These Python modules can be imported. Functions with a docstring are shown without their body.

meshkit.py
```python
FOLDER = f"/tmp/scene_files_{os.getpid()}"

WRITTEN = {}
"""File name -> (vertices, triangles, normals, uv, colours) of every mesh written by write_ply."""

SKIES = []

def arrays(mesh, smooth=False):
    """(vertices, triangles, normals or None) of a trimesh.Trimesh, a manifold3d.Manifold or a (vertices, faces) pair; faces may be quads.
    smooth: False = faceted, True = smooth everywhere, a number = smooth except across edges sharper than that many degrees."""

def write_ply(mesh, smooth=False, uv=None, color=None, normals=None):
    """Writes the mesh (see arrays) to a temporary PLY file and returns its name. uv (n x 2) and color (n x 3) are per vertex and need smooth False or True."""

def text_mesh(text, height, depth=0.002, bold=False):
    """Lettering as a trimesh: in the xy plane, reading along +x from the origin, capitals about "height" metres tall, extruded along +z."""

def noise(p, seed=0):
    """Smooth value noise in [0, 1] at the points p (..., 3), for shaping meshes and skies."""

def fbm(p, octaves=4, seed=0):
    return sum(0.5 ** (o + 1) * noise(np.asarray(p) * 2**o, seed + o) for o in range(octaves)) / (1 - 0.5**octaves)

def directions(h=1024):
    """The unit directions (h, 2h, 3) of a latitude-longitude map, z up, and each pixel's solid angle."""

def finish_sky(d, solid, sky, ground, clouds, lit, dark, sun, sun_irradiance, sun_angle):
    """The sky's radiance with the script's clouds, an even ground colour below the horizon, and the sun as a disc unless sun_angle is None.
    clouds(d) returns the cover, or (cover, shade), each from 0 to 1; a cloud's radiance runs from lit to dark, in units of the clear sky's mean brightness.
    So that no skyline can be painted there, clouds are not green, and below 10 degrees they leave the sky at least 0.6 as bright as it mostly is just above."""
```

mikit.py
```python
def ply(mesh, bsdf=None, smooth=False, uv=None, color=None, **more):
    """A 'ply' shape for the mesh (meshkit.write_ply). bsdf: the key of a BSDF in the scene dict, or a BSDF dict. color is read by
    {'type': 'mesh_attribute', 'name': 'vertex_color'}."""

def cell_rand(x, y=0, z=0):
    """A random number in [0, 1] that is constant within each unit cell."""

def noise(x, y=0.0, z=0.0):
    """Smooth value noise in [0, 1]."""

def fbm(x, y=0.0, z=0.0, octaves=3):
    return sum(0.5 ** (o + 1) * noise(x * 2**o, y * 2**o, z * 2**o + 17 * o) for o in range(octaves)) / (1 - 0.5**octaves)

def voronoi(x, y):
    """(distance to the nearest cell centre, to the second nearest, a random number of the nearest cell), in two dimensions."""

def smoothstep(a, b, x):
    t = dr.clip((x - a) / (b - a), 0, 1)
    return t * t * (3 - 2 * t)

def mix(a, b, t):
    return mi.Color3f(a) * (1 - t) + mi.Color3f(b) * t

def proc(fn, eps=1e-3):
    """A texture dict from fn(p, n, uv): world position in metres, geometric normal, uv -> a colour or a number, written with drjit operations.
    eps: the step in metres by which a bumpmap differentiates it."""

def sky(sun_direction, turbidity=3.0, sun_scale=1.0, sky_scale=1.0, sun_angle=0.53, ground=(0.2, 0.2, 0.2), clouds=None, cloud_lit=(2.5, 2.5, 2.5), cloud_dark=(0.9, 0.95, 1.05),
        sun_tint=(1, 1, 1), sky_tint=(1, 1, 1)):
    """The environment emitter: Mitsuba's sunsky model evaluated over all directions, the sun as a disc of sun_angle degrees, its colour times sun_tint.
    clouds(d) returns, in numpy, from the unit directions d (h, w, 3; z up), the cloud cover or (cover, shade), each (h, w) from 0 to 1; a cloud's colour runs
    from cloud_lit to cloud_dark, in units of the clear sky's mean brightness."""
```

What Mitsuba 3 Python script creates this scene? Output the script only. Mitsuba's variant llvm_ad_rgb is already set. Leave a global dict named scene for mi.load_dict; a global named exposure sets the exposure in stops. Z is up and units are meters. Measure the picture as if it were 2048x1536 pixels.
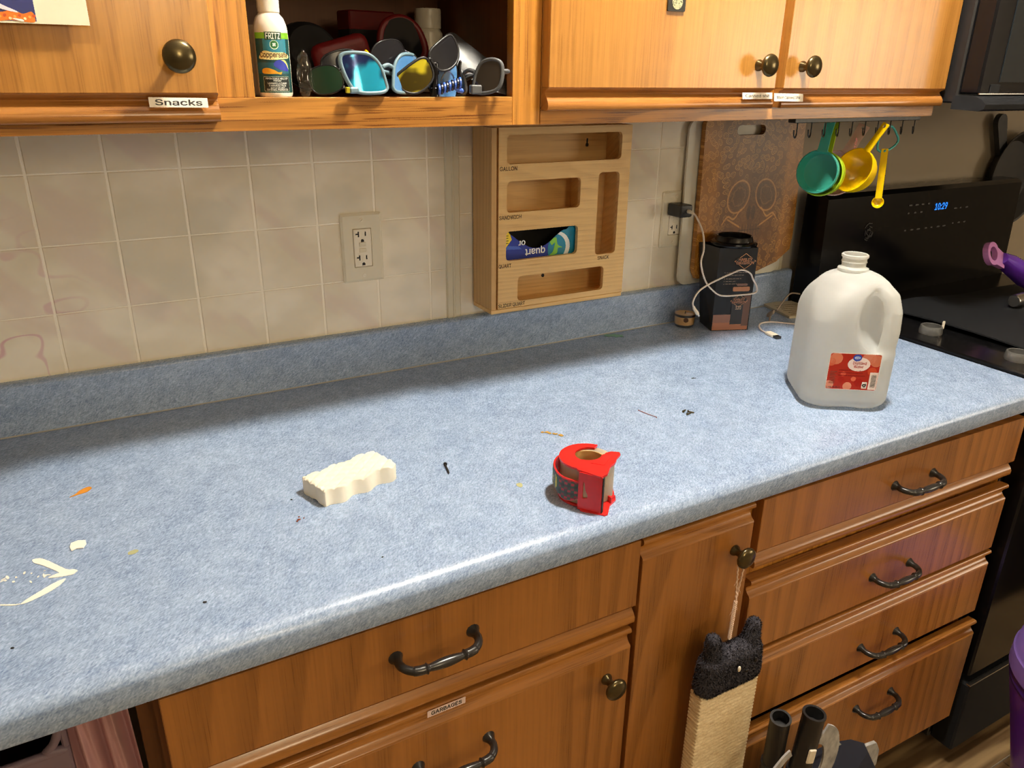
import math
import random
import numpy as np
import trimesh
import manifold3d as m3
import mitsuba as mi
import drjit as dr
import mikit
import meshkit
from mikit import proc, noise, fbm, voronoi, smoothstep, mix
from shapely.geometry import Polygon, Point, LineString, box as sbox
from shapely import affinity
from shapely.ops import unary_union

T = mi.ScalarTransform4f
scene = {'type': 'scene'}
labels = {}
random.seed(7)
rng = np.random.default_rng(7)

# ------------------------------------------------------------------ camera, lights, exposure
CAM = np.array([0.0249, -1.2855, 1.4283])
FWD = np.array([0.45587, 0.80725, -0.37487])
UP = np.array([0.17213, 0.33326, 0.92699])
scene['camera'] = {'type': 'perspective', 'fov': 67.072, 'fov_axis': 'x', 'near_clip': 0.02, 'far_clip': 60.0,
                   'to_world': T().look_at(origin=CAM.tolist(), target=(CAM + FWD).tolist(), up=UP.tolist())}
exposure = 0.07
LAMP_POS = (0.82, -0.685, 2.36)
LAMP_RGB = [690.0, 640.0, 545.0]
WINDOW_RGB = [8.4, 7.2, 5.5]
ADDED_LAMP_POS = (0.45, -3.10, 1.92)
ADDED_LAMP_RGB = [16.5, 13.4, 8.5]


def srgb(r, g, b):
    c = np.array([r, g, b], float) / 255
    return np.where(c <= 0.04045, c / 12.92, ((c + 0.055) / 1.055) ** 2.4).tolist()


# ------------------------------------------------------------------ materials
def ply(mesh, bsdf, **more):
    return mikit.ply(mesh, 'mat_' + bsdf, **more)


def mat(name, rgb, rough=0.5, metal=0.0, spec=0.5, coat=0.0, sheen=0.0, bump=None, bscale=0.001, two=False):
    b = {'type': 'principled', 'base_color': rgb if isinstance(rgb, dict) else {'type': 'rgb', 'value': list(rgb)},
         'roughness': rough, 'metallic': metal, 'specular': spec}
    if coat:
        b['clearcoat'] = coat
        b['clearcoat_gloss'] = 0.9
    if sheen:
        b['sheen'] = sheen
    if bump is not None:
        b = {'type': 'bumpmap', 'arbitrary': bump, 'scale': bscale, 'bsdf': b}
    if two:
        b = {'type': 'twosided', 'bsdf': b}
    scene['mat_' + name] = b
    return name


def wood(axis, light, dark, contrast=0.5, cath=14.0, fx=3.5, fz=0.5, pores=0.35, seed=0.0):
    """axis: the world axis (0 x, 2 z) along which the grain runs."""
    def fn(p, n, uv):
        a = p.x if axis == 2 else p.z
        b = p.z if axis == 2 else p.x
        a = a + p.y * 0.7
        g = cath * fbm(a * fx + seed, b * fz + seed * 0.37, p.y * 0.6 + seed, 2) + a * cath * 0.9
        g = g + 0.15 * noise(a * 90, b * 3, seed)
        t = g - dr.floor(g)
        ring = smoothstep(0.15, 0.80, t) * (1 - smoothstep(0.86, 1.0, t))
        fine = noise(a * 420 + seed, b * 7.0, p.y * 30)
        pore = smoothstep(0.52, 0.86, noise(a * 1000 + 31, b * 24.0, p.y * 40)) * (0.35 + 0.65 * ring)
        tone = fbm(a * 6 + seed, b * 2.0, p.y * 2, 2)
        k = contrast * ring * 0.62 + 0.22 * (fine - 0.5) + 0.45 * (tone - 0.5) + pores * pore
        return mix(light, dark, dr.clip(k + 0.18, 0, 1))
    return fn


OAK_L, OAK_D = srgb(190, 134, 64), srgb(126, 74, 26)
mat('oak_door', proc(wood(2, OAK_L, OAK_D, 0.30, 13.0, 3.0, 0.42, 0.24, 3.1)), 0.24)
mat('oak_rail', proc(wood(0, srgb(200, 138, 62), srgb(104, 58, 20), 0.62, 22.0, 9.0, 0.8, 0.55, 9.7)), 0.3)
mat('oak_stile', proc(wood(2, srgb(196, 134, 56), srgb(116, 66, 22), 0.5, 20.0, 6.0, 0.6, 0.42, 5.3)), 0.3)
mat('oak_base_shaded', proc(wood(2, srgb(170, 112, 54), srgb(98, 56, 22), 0.42, 15.0, 3.2, 0.5, 0.30, 17.3)), 0.27)  # same oak as the upper doors, toned darker for the weaker light below
mat('oak_lip', proc(wood(0, srgb(178, 120, 58), srgb(108, 62, 24), 0.40, 16.0, 7.0, 0.6, 0.38, 27.9)), 0.2)
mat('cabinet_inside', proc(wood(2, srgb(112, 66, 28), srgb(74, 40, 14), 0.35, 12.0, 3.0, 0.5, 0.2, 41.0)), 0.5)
mat('bamboo', proc(wood(0, srgb(220, 182, 120), srgb(172, 128, 72), 0.26, 42.0, 4.0, 0.35, 0.25, 12.2)), 0.45)
mat('bamboo_side_shaded', proc(wood(2, srgb(196, 156, 98), srgb(150, 108, 58), 0.26, 42.0, 4.0, 0.35, 0.25, 15.2)), 0.45)  # upright grain; darker than the front, shade of the left side painted in
mat('bamboo_dark', srgb(70, 42, 18), 0.8)


def counter_fn(p, n, uv):
    x, y, z = p.x, p.y, p.z
    big = fbm(x * 9, y * 9, z * 9, 3)
    mid = fbm(x * 60, y * 60, z * 60, 2)
    c1, s1 = math.cos(0.5), math.sin(0.5)
    yy = y + z
    f1 = noise((x * c1 + yy * s1) * 260, (-x * s1 + yy * c1) * 900, 3)
    f2 = noise((x * c1 - yy * s1) * 900, (x * s1 + yy * c1) * 260, 8)
    f3 = noise(x * 600, y * 600, z * 600 + 5)
    k = 0.5 + 0.22 * (big - 0.5) + 0.40 * (mid - 0.5) + 0.42 * (f1 - 0.5) + 0.42 * (f2 - 0.5) + 0.35 * (f3 - 0.5)
    fl = smoothstep(0.80, 0.95, noise(x * 300 + 11, y * 300, z * 300)) * 0.35
    return mix(srgb(98, 120, 156), srgb(166, 185, 212), dr.clip(k + fl, 0, 1))


mat('laminate', proc(counter_fn), 0.27, spec=0.5)


def tile_fn(p, n, uv):
    x, z = p.x, p.z
    m = fbm(x * 9 + 0.6 * z, z * 14, 0, 4)
    d = fbm((x + z) * 16, (x - z) * 5, 3, 3)
    c = mix(srgb(222, 212, 190), srgb(236, 228, 210), smoothstep(0.3, 0.7, m))
    c = mix(c, srgb(216, 196, 184), 0.5 * smoothstep(0.52, 0.72, d))
    c = mix(c, srgb(196, 192, 176), 0.45 * smoothstep(0.56, 0.75, fbm(x * 7 + 40, z * 9, 0, 3)))
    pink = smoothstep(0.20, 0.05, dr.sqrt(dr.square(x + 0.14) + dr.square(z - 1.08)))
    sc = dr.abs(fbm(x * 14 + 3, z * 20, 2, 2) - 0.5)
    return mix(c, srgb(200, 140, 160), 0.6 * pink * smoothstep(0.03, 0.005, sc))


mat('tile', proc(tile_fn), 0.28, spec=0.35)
mat('grout', srgb(238, 230, 212), 0.6)
mat('caulk', srgb(168, 168, 164), 0.6)
mat('tile_trim', srgb(206, 198, 174), 0.4)


def floor_fn(p, n, uv):
    g = fbm(p.x * 5, p.y * 40, 0, 3)
    s = noise(p.x * 8, p.y * 220, 1)
    return mix(srgb(150, 124, 88), srgb(88, 66, 42), dr.clip(0.9 * smoothstep(0.3, 0.7, g) + 0.4 * (s - 0.5), 0, 1))


mat('floor_plank', proc(floor_fn), 0.4)
mat('room_paint', srgb(150, 138, 120), 0.8)
mat('ceiling_paint', srgb(232, 228, 218), 0.9)
mat('white_plastic', srgb(226, 218, 200), 0.35)
mat('ivory_plastic', srgb(214, 206, 184), 0.32)
mat('slot_dark', srgb(14, 12, 10), 0.7)
mat('antique_brass', [0.105, 0.082, 0.040], 0.22, metal=0.92)
mat('brushed_black', [0.012, 0.011, 0.011], 0.24, spec=0.6)
mat('steel', [0.55, 0.53, 0.5], 0.25, metal=1.0)
mat('black_gloss', [0.004, 0.004, 0.005], 0.12, spec=0.35)
mat('black_satin', [0.010, 0.010, 0.011], 0.38, spec=0.4)
mat('black_matte', [0.012, 0.012, 0.013], 0.75, spec=0.2)
mat('grey_mat', [0.010, 0.011, 0.013], 0.6, spec=0.15)
mat('stove_black', [0.003, 0.003, 0.0035], 0.16, spec=0.18)
mat('stove_side', [0.015, 0.014, 0.013], 0.35)
mat('dark_glass', [0.012, 0.016, 0.020], 0.08, spec=0.7)
mat('print', {'type': 'mesh_attribute', 'name': 'vertex_color'}, 0.45, two=True)
mat('print_gloss', {'type': 'mesh_attribute', 'name': 'vertex_color'}, 0.22, two=True)
mat('metal_print', {'type': 'mesh_attribute', 'name': 'vertex_color'}, 0.18, metal=0.0, spec=0.8, coat=0.8)
mat('teal', srgb(48, 140, 124), 0.35)
mat('green', srgb(150, 180, 28), 0.35)
mat('yellow', srgb(226, 188, 8), 0.22)
mat('pink_white', srgb(206, 176, 168), 0.4)
mat('turquoise', srgb(64, 158, 156), 0.3)
mat('red_plastic', srgb(196, 30, 28), 0.32, two=True)
mat('sponge', srgb(226, 220, 202), 0.9, spec=0.1)
mat('cable_white', srgb(224, 214, 208), 0.45)
mat('cable_grey', srgb(150, 136, 124), 0.5)
mat('cream_board', srgb(204, 200, 184), 0.4)
mat('paper', srgb(230, 226, 216), 0.8)
mat('wax', srgb(206, 166, 104), 0.5)
mat('purple', srgb(92, 40, 168), 0.25)
mat('purple_dark', srgb(62, 34, 132), 0.3)
mat('lavender', srgb(196, 130, 200), 0.35)
mat('lid_purple', srgb(122, 98, 178), 0.35)
mat('pink_cloth', srgb(186, 146, 152), 0.9, sheen=0.5, two=True)
mat('grey_bin', srgb(112, 96, 110), 0.5)
mat('clear_thin', srgb(30, 30, 30), 0.1)
scene['mat_clear_plastic'] = {'type': 'thindielectric', 'int_ior': 1.45}
scene['mat_clear_solid'] = {'type': 'principled', 'base_color': {'type': 'rgb', 'value': [0.93, 0.92, 0.88]}, 'roughness': 0.08, 'spec_trans': 0.9, 'eta': 1.3}
scene['mat_milky_plastic'] = {'type': 'principledthin', 'base_color': {'type': 'rgb', 'value': srgb(244, 246, 244)}, 'roughness': 0.4,
                          'diff_trans': 1.15, 'spec_trans': 0.36, 'eta': 1.35}
scene['mat_cup_glass'] = {'type': 'thindielectric', 'int_ior': 1.5}
scene['mat_tape_film'] = {'type': 'principledthin', 'base_color': {'type': 'rgb', 'value': srgb(234, 222, 198)}, 'roughness': 0.2,
                      'diff_trans': 0.8, 'spec_trans': 0.45, 'eta': 1.4}


def fur_fn(p, n, uv):
    return mix(srgb(38, 38, 46), srgb(66, 64, 74), noise(p.x * 300, p.y * 300, p.z * 160) * 0.6 + 0.4 * noise(p.x * 60, p.y * 60, p.z * 60))


mat('dark_fur', proc(fur_fn), 0.95, sheen=0.6)


def sisal_fn(p, n, uv):
    h = noise(p.x * 160, p.y * 50, p.z * 330) * 0.6 + 0.4 * noise(p.x * 420, p.y * 420, p.z * 420)
    return mix(srgb(190, 168, 128), srgb(244, 230, 198), h)


mat('sisal', proc(sisal_fn), 0.9)
mat('rope', srgb(206, 178, 156), 0.9)


def felt_fn(p, n, uv):
    return mix(srgb(92, 92, 94), srgb(178, 176, 172), fbm(p.x * 120, p.y * 120, p.z * 60, 3))


mat('grey_felt', proc(felt_fn), 0.95)
mat('navy_cloth', srgb(22, 23, 32), 0.85, spec=0.2)


def board_fn(p, n, uv):
    """Cutting board: vertical stained strips under an engraved paisley border and a skull drawing; board coordinates in metres."""
    u, v = p.x - 1.332, p.z - 1.16
    a = dr.abs(u)
    strip = noise(dr.floor((u + 0.2) * 26) * 7.7, 0.5, 0.5)
    mid_ = smoothstep(0.115, 0.085, dr.abs(u + 0.005))
    base = mix(srgb(158, 100, 24), srgb(84, 48, 18), dr.clip(mid_ * 0.8 + 0.7 * (strip - 0.5), 0, 1))
    base = mix(base, srgb(84, 48, 18), 0.55 * fbm(u * 70, v * 6, 0, 3))
    wx, wy = noise(u * 40, v * 40) * 0.9, noise(u * 40 + 9, v * 40) * 0.9
    f, s, w = voronoi(u * 66 + wx, v * 66 + wy)
    ring = smoothstep(0.07, 0.0, dr.abs(f - 0.36)) + smoothstep(0.05, 0.0, dr.abs(f - 0.18)) * 0.8
    inner = smoothstep(0.085, 0.060, a) * smoothstep(0.085, 0.05, v) * smoothstep(-0.09, -0.07, v)
    ex, ey = (a - 0.041) / 0.029, (v - 0.022 + 0.2 * (a - 0.041)) / 0.031
    e = dr.sqrt(ex * ex + ey * ey)
    sock = smoothstep(1.05, 0.8, e)
    eye = smoothstep(0.10, 0.0, dr.abs(e - 1.08)) + 0.6 * smoothstep(0.10, 0.0, dr.abs(e - 0.72 + 0.2 * noise(u * 200, v * 200)))
    cheek = smoothstep(0.0035, 0.001, dr.abs(v + 0.012 + 0.35 * (a - 0.03) + 0.006 * dr.sin(a * 160))) * smoothstep(0.024, 0.032, a) * smoothstep(0.088, 0.080, a)
    cheek2 = smoothstep(0.003, 0.001, dr.abs(v + 0.034 - 0.5 * (a - 0.05))) * smoothstep(0.024, 0.030, a) * smoothstep(0.072, 0.066, a)
    na = dr.sqrt(dr.square((a - 0.007) / 0.0065) + dr.square((v + 0.014) / 0.016))
    nose = smoothstep(1.1, 0.8, na)
    tt = u * 120 - dr.floor(u * 120)
    teeth = smoothstep(0.20, 0.08, dr.abs(tt - 0.5)) * smoothstep(0.034, 0.030, a) * smoothstep(0.015, 0.011, dr.abs(v + 0.052))
    mouth = smoothstep(0.0022, 0.0008, dr.abs(v + 0.052)) * smoothstep(0.036, 0.032, a)
    c = mix(base, srgb(214, 158, 78), dr.clip(ring * (0.85 - 0.6 * inner), 0, 1) * 0.7)
    c = mix(c, srgb(196, 140, 74), dr.clip(eye + cheek + cheek2, 0, 1) * 0.75)
    c = mix(c, srgb(58, 32, 12), dr.clip(sock * 0.5 + nose * 0.75 + teeth * 0.6 + mouth * 0.6, 0, 1))
    return c


mat('board', proc(board_fn), 0.4)


# ------------------------------------------------------------------ mesh helpers
def put(key, mesh, bsdf, smooth=35, label=None, **more):
    scene[key] = ply(mesh, bsdf, smooth=smooth, **more)
    if label:
        labels[key] = {'label': label}
    return key


def thing(key, label, cat, group=None):
    labels[key] = {'label': label, 'category': cat}
    if group:
        labels[key]['group'] = group
    return key


def struct(key, label):
    labels[key] = {'label': label, 'kind': 'structure'}
    return key


def cat(ms):
    return trimesh.util.concatenate([m for m in ms])


def tm(man):
    m = man.to_mesh()
    return trimesh.Trimesh(m.vert_properties[:, :3], m.tri_verts, process=False)


def hull(pts):
    return tm(m3.Manifold.hull_points(np.asarray(pts, float)))


def rbox(x0, x1, y0, y1, z0, z1, r=0.0, n=1):
    if r <= 0:
        return trimesh.creation.box(bounds=[[x0, y0, z0], [x1, y1, z1]])
    r = min(r, (x1 - x0) / 2.02, (y1 - y0) / 2.02, (z1 - z0) / 2.02)
    if n == 1:
        off = np.array([[1, 0, 0], [0, 1, 0], [0, 0, 1]], float)
    else:
        off = []
        for i in range(n + 1):
            for j in range(n + 1):
                th, ph = i / n * math.pi / 2, j / n * math.pi / 2
                off.append([math.sin(th) * math.cos(ph), math.sin(th) * math.sin(ph), math.cos(th)])
        off = np.unique(np.round(off, 9), axis=0)
    pts = []
    for cx, sx in ((x0 + r, -1), (x1 - r, 1)):
        for cy, sy in ((y0 + r, -1), (y1 - r, 1)):
            for cz, sz in ((z0 + r, -1), (z1 - r, 1)):
                pts.append(np.array([cx, cy, cz]) + r * off * np.array([sx, sy, sz]))
    return hull(np.vstack(pts))


def M4(rot=None, t=(0, 0, 0)):
    m = np.eye(4)
    if rot is not None:
        m[:3, :3] = rot
    m[:3, 3] = t
    return m


def axes(x, y, z):
    return np.column_stack([x, y, z]).astype(float)


def unit(v):
    v = np.asarray(v, float)
    return v / np.linalg.norm(v)


def rot(axis, deg):
    return trimesh.transformations.rotation_matrix(math.radians(deg), axis)[:3, :3]


WALL = axes([1, 0, 0], [0, 0, 1], [0, -1, 0])      # local xy on a wall that faces -y, local z out of the wall


def moved(mesh, R=None, t=(0, 0, 0)):
    m = mesh.copy()
    m.apply_transform(M4(R, t))
    return m


def prism(poly, h, R=None, t=(0, 0, 0)):
    """A shapely polygon (local xy) extruded by h along local z and placed."""
    gs = getattr(poly, 'geoms', [poly])
    m = cat([trimesh.creation.extrude_polygon(g, h, engine='earcut') for g in gs])
    return moved(m, R, t)


def lathe(profile, n=40, R=None, t=(0, 0, 0)):
    """profile: (radius, height) pairs turned about local z; radius 0 closes an end."""
    pr = np.asarray(profile, float)
    k = len(pr)
    a = np.arange(n) / n * 2 * math.pi
    v = np.stack([np.outer(pr[:, 0], np.cos(a)), np.outer(pr[:, 0], np.sin(a)), np.repeat(pr[:, 1:2], n, 1)], -1).reshape(-1, 3)
    i, j = np.meshgrid(np.arange(k - 1), np.arange(n), indexing='ij')
    j2 = (j + 1) % n
    q = np.stack([i * n + j, i * n + j2, (i + 1) * n + j2, (i + 1) * n + j], -1).reshape(-1, 4)
    f = np.vstack([q[:, [0, 1, 2]], q[:, [0, 2, 3]]])
    m = trimesh.Trimesh(v, f, process=False)
    m.merge_vertices(digits_vertex=8)
    m.update_faces(m.nondegenerate_faces())
    m.remove_unreferenced_vertices()
    if m.volume < 0:
        m.invert()
    return moved(m, R, t)


def tube(path, r, n=10, closed=False, caps=True):
    p = np.asarray(path, float)
    k = len(p)
    r = np.broadcast_to(np.asarray(r, float), (k,))
    tan = np.roll(p, -1, 0) - np.roll(p, 1, 0) if closed else np.gradient(p, axis=0)
    tan /= np.maximum(np.linalg.norm(tan, axis=1, keepdims=True), 1e-12)
    ref = np.array([0, 0, 1.0]) if abs(tan[0][2]) < 0.9 else np.array([1.0, 0, 0])
    u = unit(np.cross(tan[0], ref))
    rings = []
    a = np.arange(n) / n * 2 * math.pi
    for i in range(k):
        u = unit(u - tan[i] * (u @ tan[i]))
        w = np.cross(tan[i], u)
        rings.append(p[i] + r[i] * (np.outer(np.cos(a), u) + np.outer(np.sin(a), w)))
    v = np.vstack(rings)
    f = []
    for i in range(k if closed else k - 1):
        i2 = (i + 1) % k
        for j in range(n):
            j2 = (j + 1) % n
            f += [[i * n + j, i * n + j2, i2 * n + j2], [i * n + j, i2 * n + j2, i2 * n + j]]
    if not closed and caps:
        v = np.vstack([v, p[0], p[-1]])
        for j in range(n):
            j2 = (j + 1) % n
            f += [[k * n, j2, j], [k * n + 1, (k - 1) * n + j, (k - 1) * n + j2]]
    m = trimesh.Trimesh(v, f, process=False)
    if m.volume < 0:
        m.invert()
    return m


def curve(pts, n=40, closed=False):
    """A smooth Catmull-Rom path through the points."""
    p = np.asarray(pts, float)
    k = len(p)
    out = []
    segs = k if closed else k - 1
    per = max(2, n // segs)
    for i in range(segs):
        g = (lambda j: p[j % k]) if closed else (lambda j: p[min(max(j, 0), k - 1)])
        p0, p1, p2, p3 = g(i - 1), g(i), g(i + 1), g(i + 2)
        for t in np.arange(per) / per:
            out.append(0.5 * (2 * p1 + (p2 - p0) * t + (2 * p0 - 5 * p1 + 4 * p2 - p3) * t * t + (3 * p1 - p0 - 3 * p2 + p3) * t ** 3))
    if not closed:
        out.append(p[-1])
    return np.array(out)


def rrect(x0, x1, y0, y1, r):
    return sbox(x0 + r, y0 + r, x1 - r, y1 - r).buffer(r, quad_segs=6) if r > 0 else sbox(x0, y0, x1, y1)


def smoothpoly(pts, n=80):
    return Polygon(curve(np.asarray(pts, float), n, closed=True)).buffer(0)


def text(s, h, R=WALL, t=(0, 0, 0), depth=0.0004, bold=False, width=None, center=False):
    m = meshkit.text_mesh(s, h, depth, bold)
    w = m.bounds[1][0] - m.bounds[0][0]
    m.apply_translation([-m.bounds[0][0], 0, 0])
    if width:
        m.apply_transform(np.diag([width / w, 1, 1, 1]))
        w = width
    if center:
        m.apply_translation([-w / 2, 0, 0])
    return moved(m, R, t)


def printed(key, parts, bsdf='print', **more):
    """One mesh of several coloured pieces: [(mesh, sRGB), ...]."""
    cols = np.vstack([np.tile(srgb(*c), (len(m.vertices), 1)) for m, c in parts])
    scene[key] = ply(cat([m for m, c in parts]), bsdf, smooth=False, color=cols, **more)
    return key


def extrude_x(profile, x0, x1):
    """A profile of (y, z) points run along x from x0 to x1."""
    return prism(Polygon(profile), x1 - x0, axes([0, 1, 0], [0, 0, 1], [1, 0, 0]), (x0, 0, 0))


def arc(cx, cy, r, a0, a1, n=6):
    return [(cx + r * math.cos(math.radians(a)), cy + r * math.sin(math.radians(a))) for a in np.linspace(a0, a1, n)]


# ------------------------------------------------------------------ the setting
CT = 0.914          # counter top
struct('wall_back', 'cream tiled backsplash wall behind the counter and the stove')
put('wall_back', rbox(-1.8, 4.6, -0.0005, 0.1, 0, 2.44), 'room_paint', False)
put('wall_back__grout', rbox(-0.7, 1.48, -0.0029, -0.0003, 0.9, 1.5), 'grout', False, 'pale cream grout lines between the tiles')
Z0, X0, TS = 1.2872, -0.0266, 0.1


def tile_mesh(x0, x1, z0, z1):
    b = 0.0012
    y0, y1 = -0.0028, -0.0036
    v = [[x0, y0, z0], [x1, y0, z0], [x1, y0, z1], [x0, y0, z1], [x0 + b, y1, z0 + b], [x1 - b, y1, z0 + b], [x1 - b, y1, z1 - b], [x0 + b, y1, z1 - b]]
    f = [[4, 5, 6], [4, 6, 7]] + [q for i in range(4) for q in ([i, (i + 1) % 4, (i + 1) % 4 + 4], [i, (i + 1) % 4 + 4, i + 4])]
    return trimesh.Trimesh(v, f, process=False)


cuts = [(-0.7, 0.6075), (0.6325, 1.46)]
k = 0
for row in range(-1, 4):
    z1, z0 = Z0 - (row - 1) * TS + TS * 0 , Z0 - row * TS
    z0, z1 = Z0 - row * TS, Z0 - (row - 1) * TS
    for ci, (c0, c1) in enumerate(cuts):
        off = X0 if ci == 0 else 1.087
        i0 = math.floor((c0 - off) / TS)
        for i in range(i0, i0 + 16):
            x0, x1 = max(off + i * TS, c0), min(off + (i + 1) * TS, c1)
            if x1 - x0 < 0.008:
                continue
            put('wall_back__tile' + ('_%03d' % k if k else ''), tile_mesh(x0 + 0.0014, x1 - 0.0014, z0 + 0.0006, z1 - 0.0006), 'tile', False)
            k += 1
for i, (xa, xb) in enumerate([(0.606, 0.634), (1.461, 1.489)]):
    m = cat([rbox(xa, xb, -0.0065, -0.0003, 0.95, 1.42, 0.002), rbox((xa + xb) / 2 - 0.003, (xa + xb) / 2 + 0.003, -0.0085, -0.005, 0.95, 1.42, 0.002)])
    put('wall_back__joint_strip' + ('_%03d' % i if i else ''), m, 'tile_trim', False, 'cream vertical strip covering a tile board joint')

struct('floor', 'brown wood plank floor in front of the cabinets')
put('floor', rbox(-1.8, 4.6, -5.3, 0, -0.06, -0.004), 'room_paint', False)
k = 0
for j in range(-1, 12):
    y1 = -0.40 - j * 0.15
    for i in range(3):
        x0 = -1.6 + i * 1.25 + (j * 0.37) % 1.25
        put('floor__plank' + ('_%03d' % k if k else ''), rbox(x0 + 0.0008, x0 + 1.2492, y1 - 0.1492, y1 - 0.0008, -0.0045, 0.0, 0.001), 'floor_plank', False)
        k += 1
struct('ceiling', 'white ceiling above the kitchen')
put('ceiling', rbox(-1.8, 4.6, -5.3, 0.1, 2.44, 2.54), 'ceiling_paint', False)
struct('wall_left', 'beige wall at the left end of the kitchen')
put('wall_left', rbox(-1.9, -1.8, -5.3, 0.1, 0, 2.44), 'room_paint', False)
struct('wall_front', 'beige wall behind the viewer')
put('wall_front', rbox(-1.9, 4.7, -5.4, -5.3, 0, 2.44), 'room_paint', False)
struct('wall_right', 'beige wall at the far right end of the room')
WY0, WY1, WZ0, WZ1 = -4.7, -2.55, 0.95, 2.08
put('wall_right', cat([rbox(4.6, 4.7, WY1, 0.1, 0, 2.44), rbox(4.6, 4.7, -5.3, WY0, 0, 2.44), rbox(4.6, 4.7, WY0, WY1, 0, WZ0), rbox(4.6, 4.7, WY0, WY1, WZ1, 2.44)]), 'room_paint', False)
struct('window_1', 'bright window in the right wall of the room')
fr = [rbox(4.585, 4.66, WY0, WY0 + 0.05, WZ0, WZ1, 0.004), rbox(4.585, 4.66, WY1 - 0.05, WY1, WZ0, WZ1, 0.004),
      rbox(4.585, 4.66, WY0, WY1, WZ0, WZ0 + 0.05, 0.004), rbox(4.585, 4.66, WY0, WY1, WZ1 - 0.05, WZ1, 0.004)]
put('window_1', cat(fr), 'white_plastic', False)
pane = trimesh.Trimesh([[4.64, WY0, WZ0], [4.64, WY1, WZ0], [4.64, WY1, WZ1], [4.64, WY0, WZ1]], [[0, 2, 1], [0, 3, 2]], process=False)
if pane.face_normals[0][0] > 0:
    pane.invert()
scene['window_1__lit_pane'] = {**ply(pane, 'white_plastic'), 'emitter': {'type': 'area', 'radiance': {'type': 'rgb', 'value': WINDOW_RGB}}}

# ceiling lamp: a canopy on the ceiling with a glowing globe
thing('ceiling_lamp', 'small round ceiling lamp hanging above the counter front', 'lamp')
put('ceiling_lamp__canopy', lathe([(0, 2.438), (0.07, 2.438), (0.07, 2.43), (0.03, 2.415), (0, 2.415)], 32, None, (LAMP_POS[0], LAMP_POS[1], 0)), 'white_plastic')
globe = trimesh.creation.icosphere(subdivisions=3, radius=0.07)
globe.apply_translation(LAMP_POS)
scene['ceiling_lamp__globe'] = {**ply(globe, 'white_plastic', smooth=True), 'emitter': {'type': 'area', 'radiance': {'type': 'rgb', 'value': LAMP_RGB}}}

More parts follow.
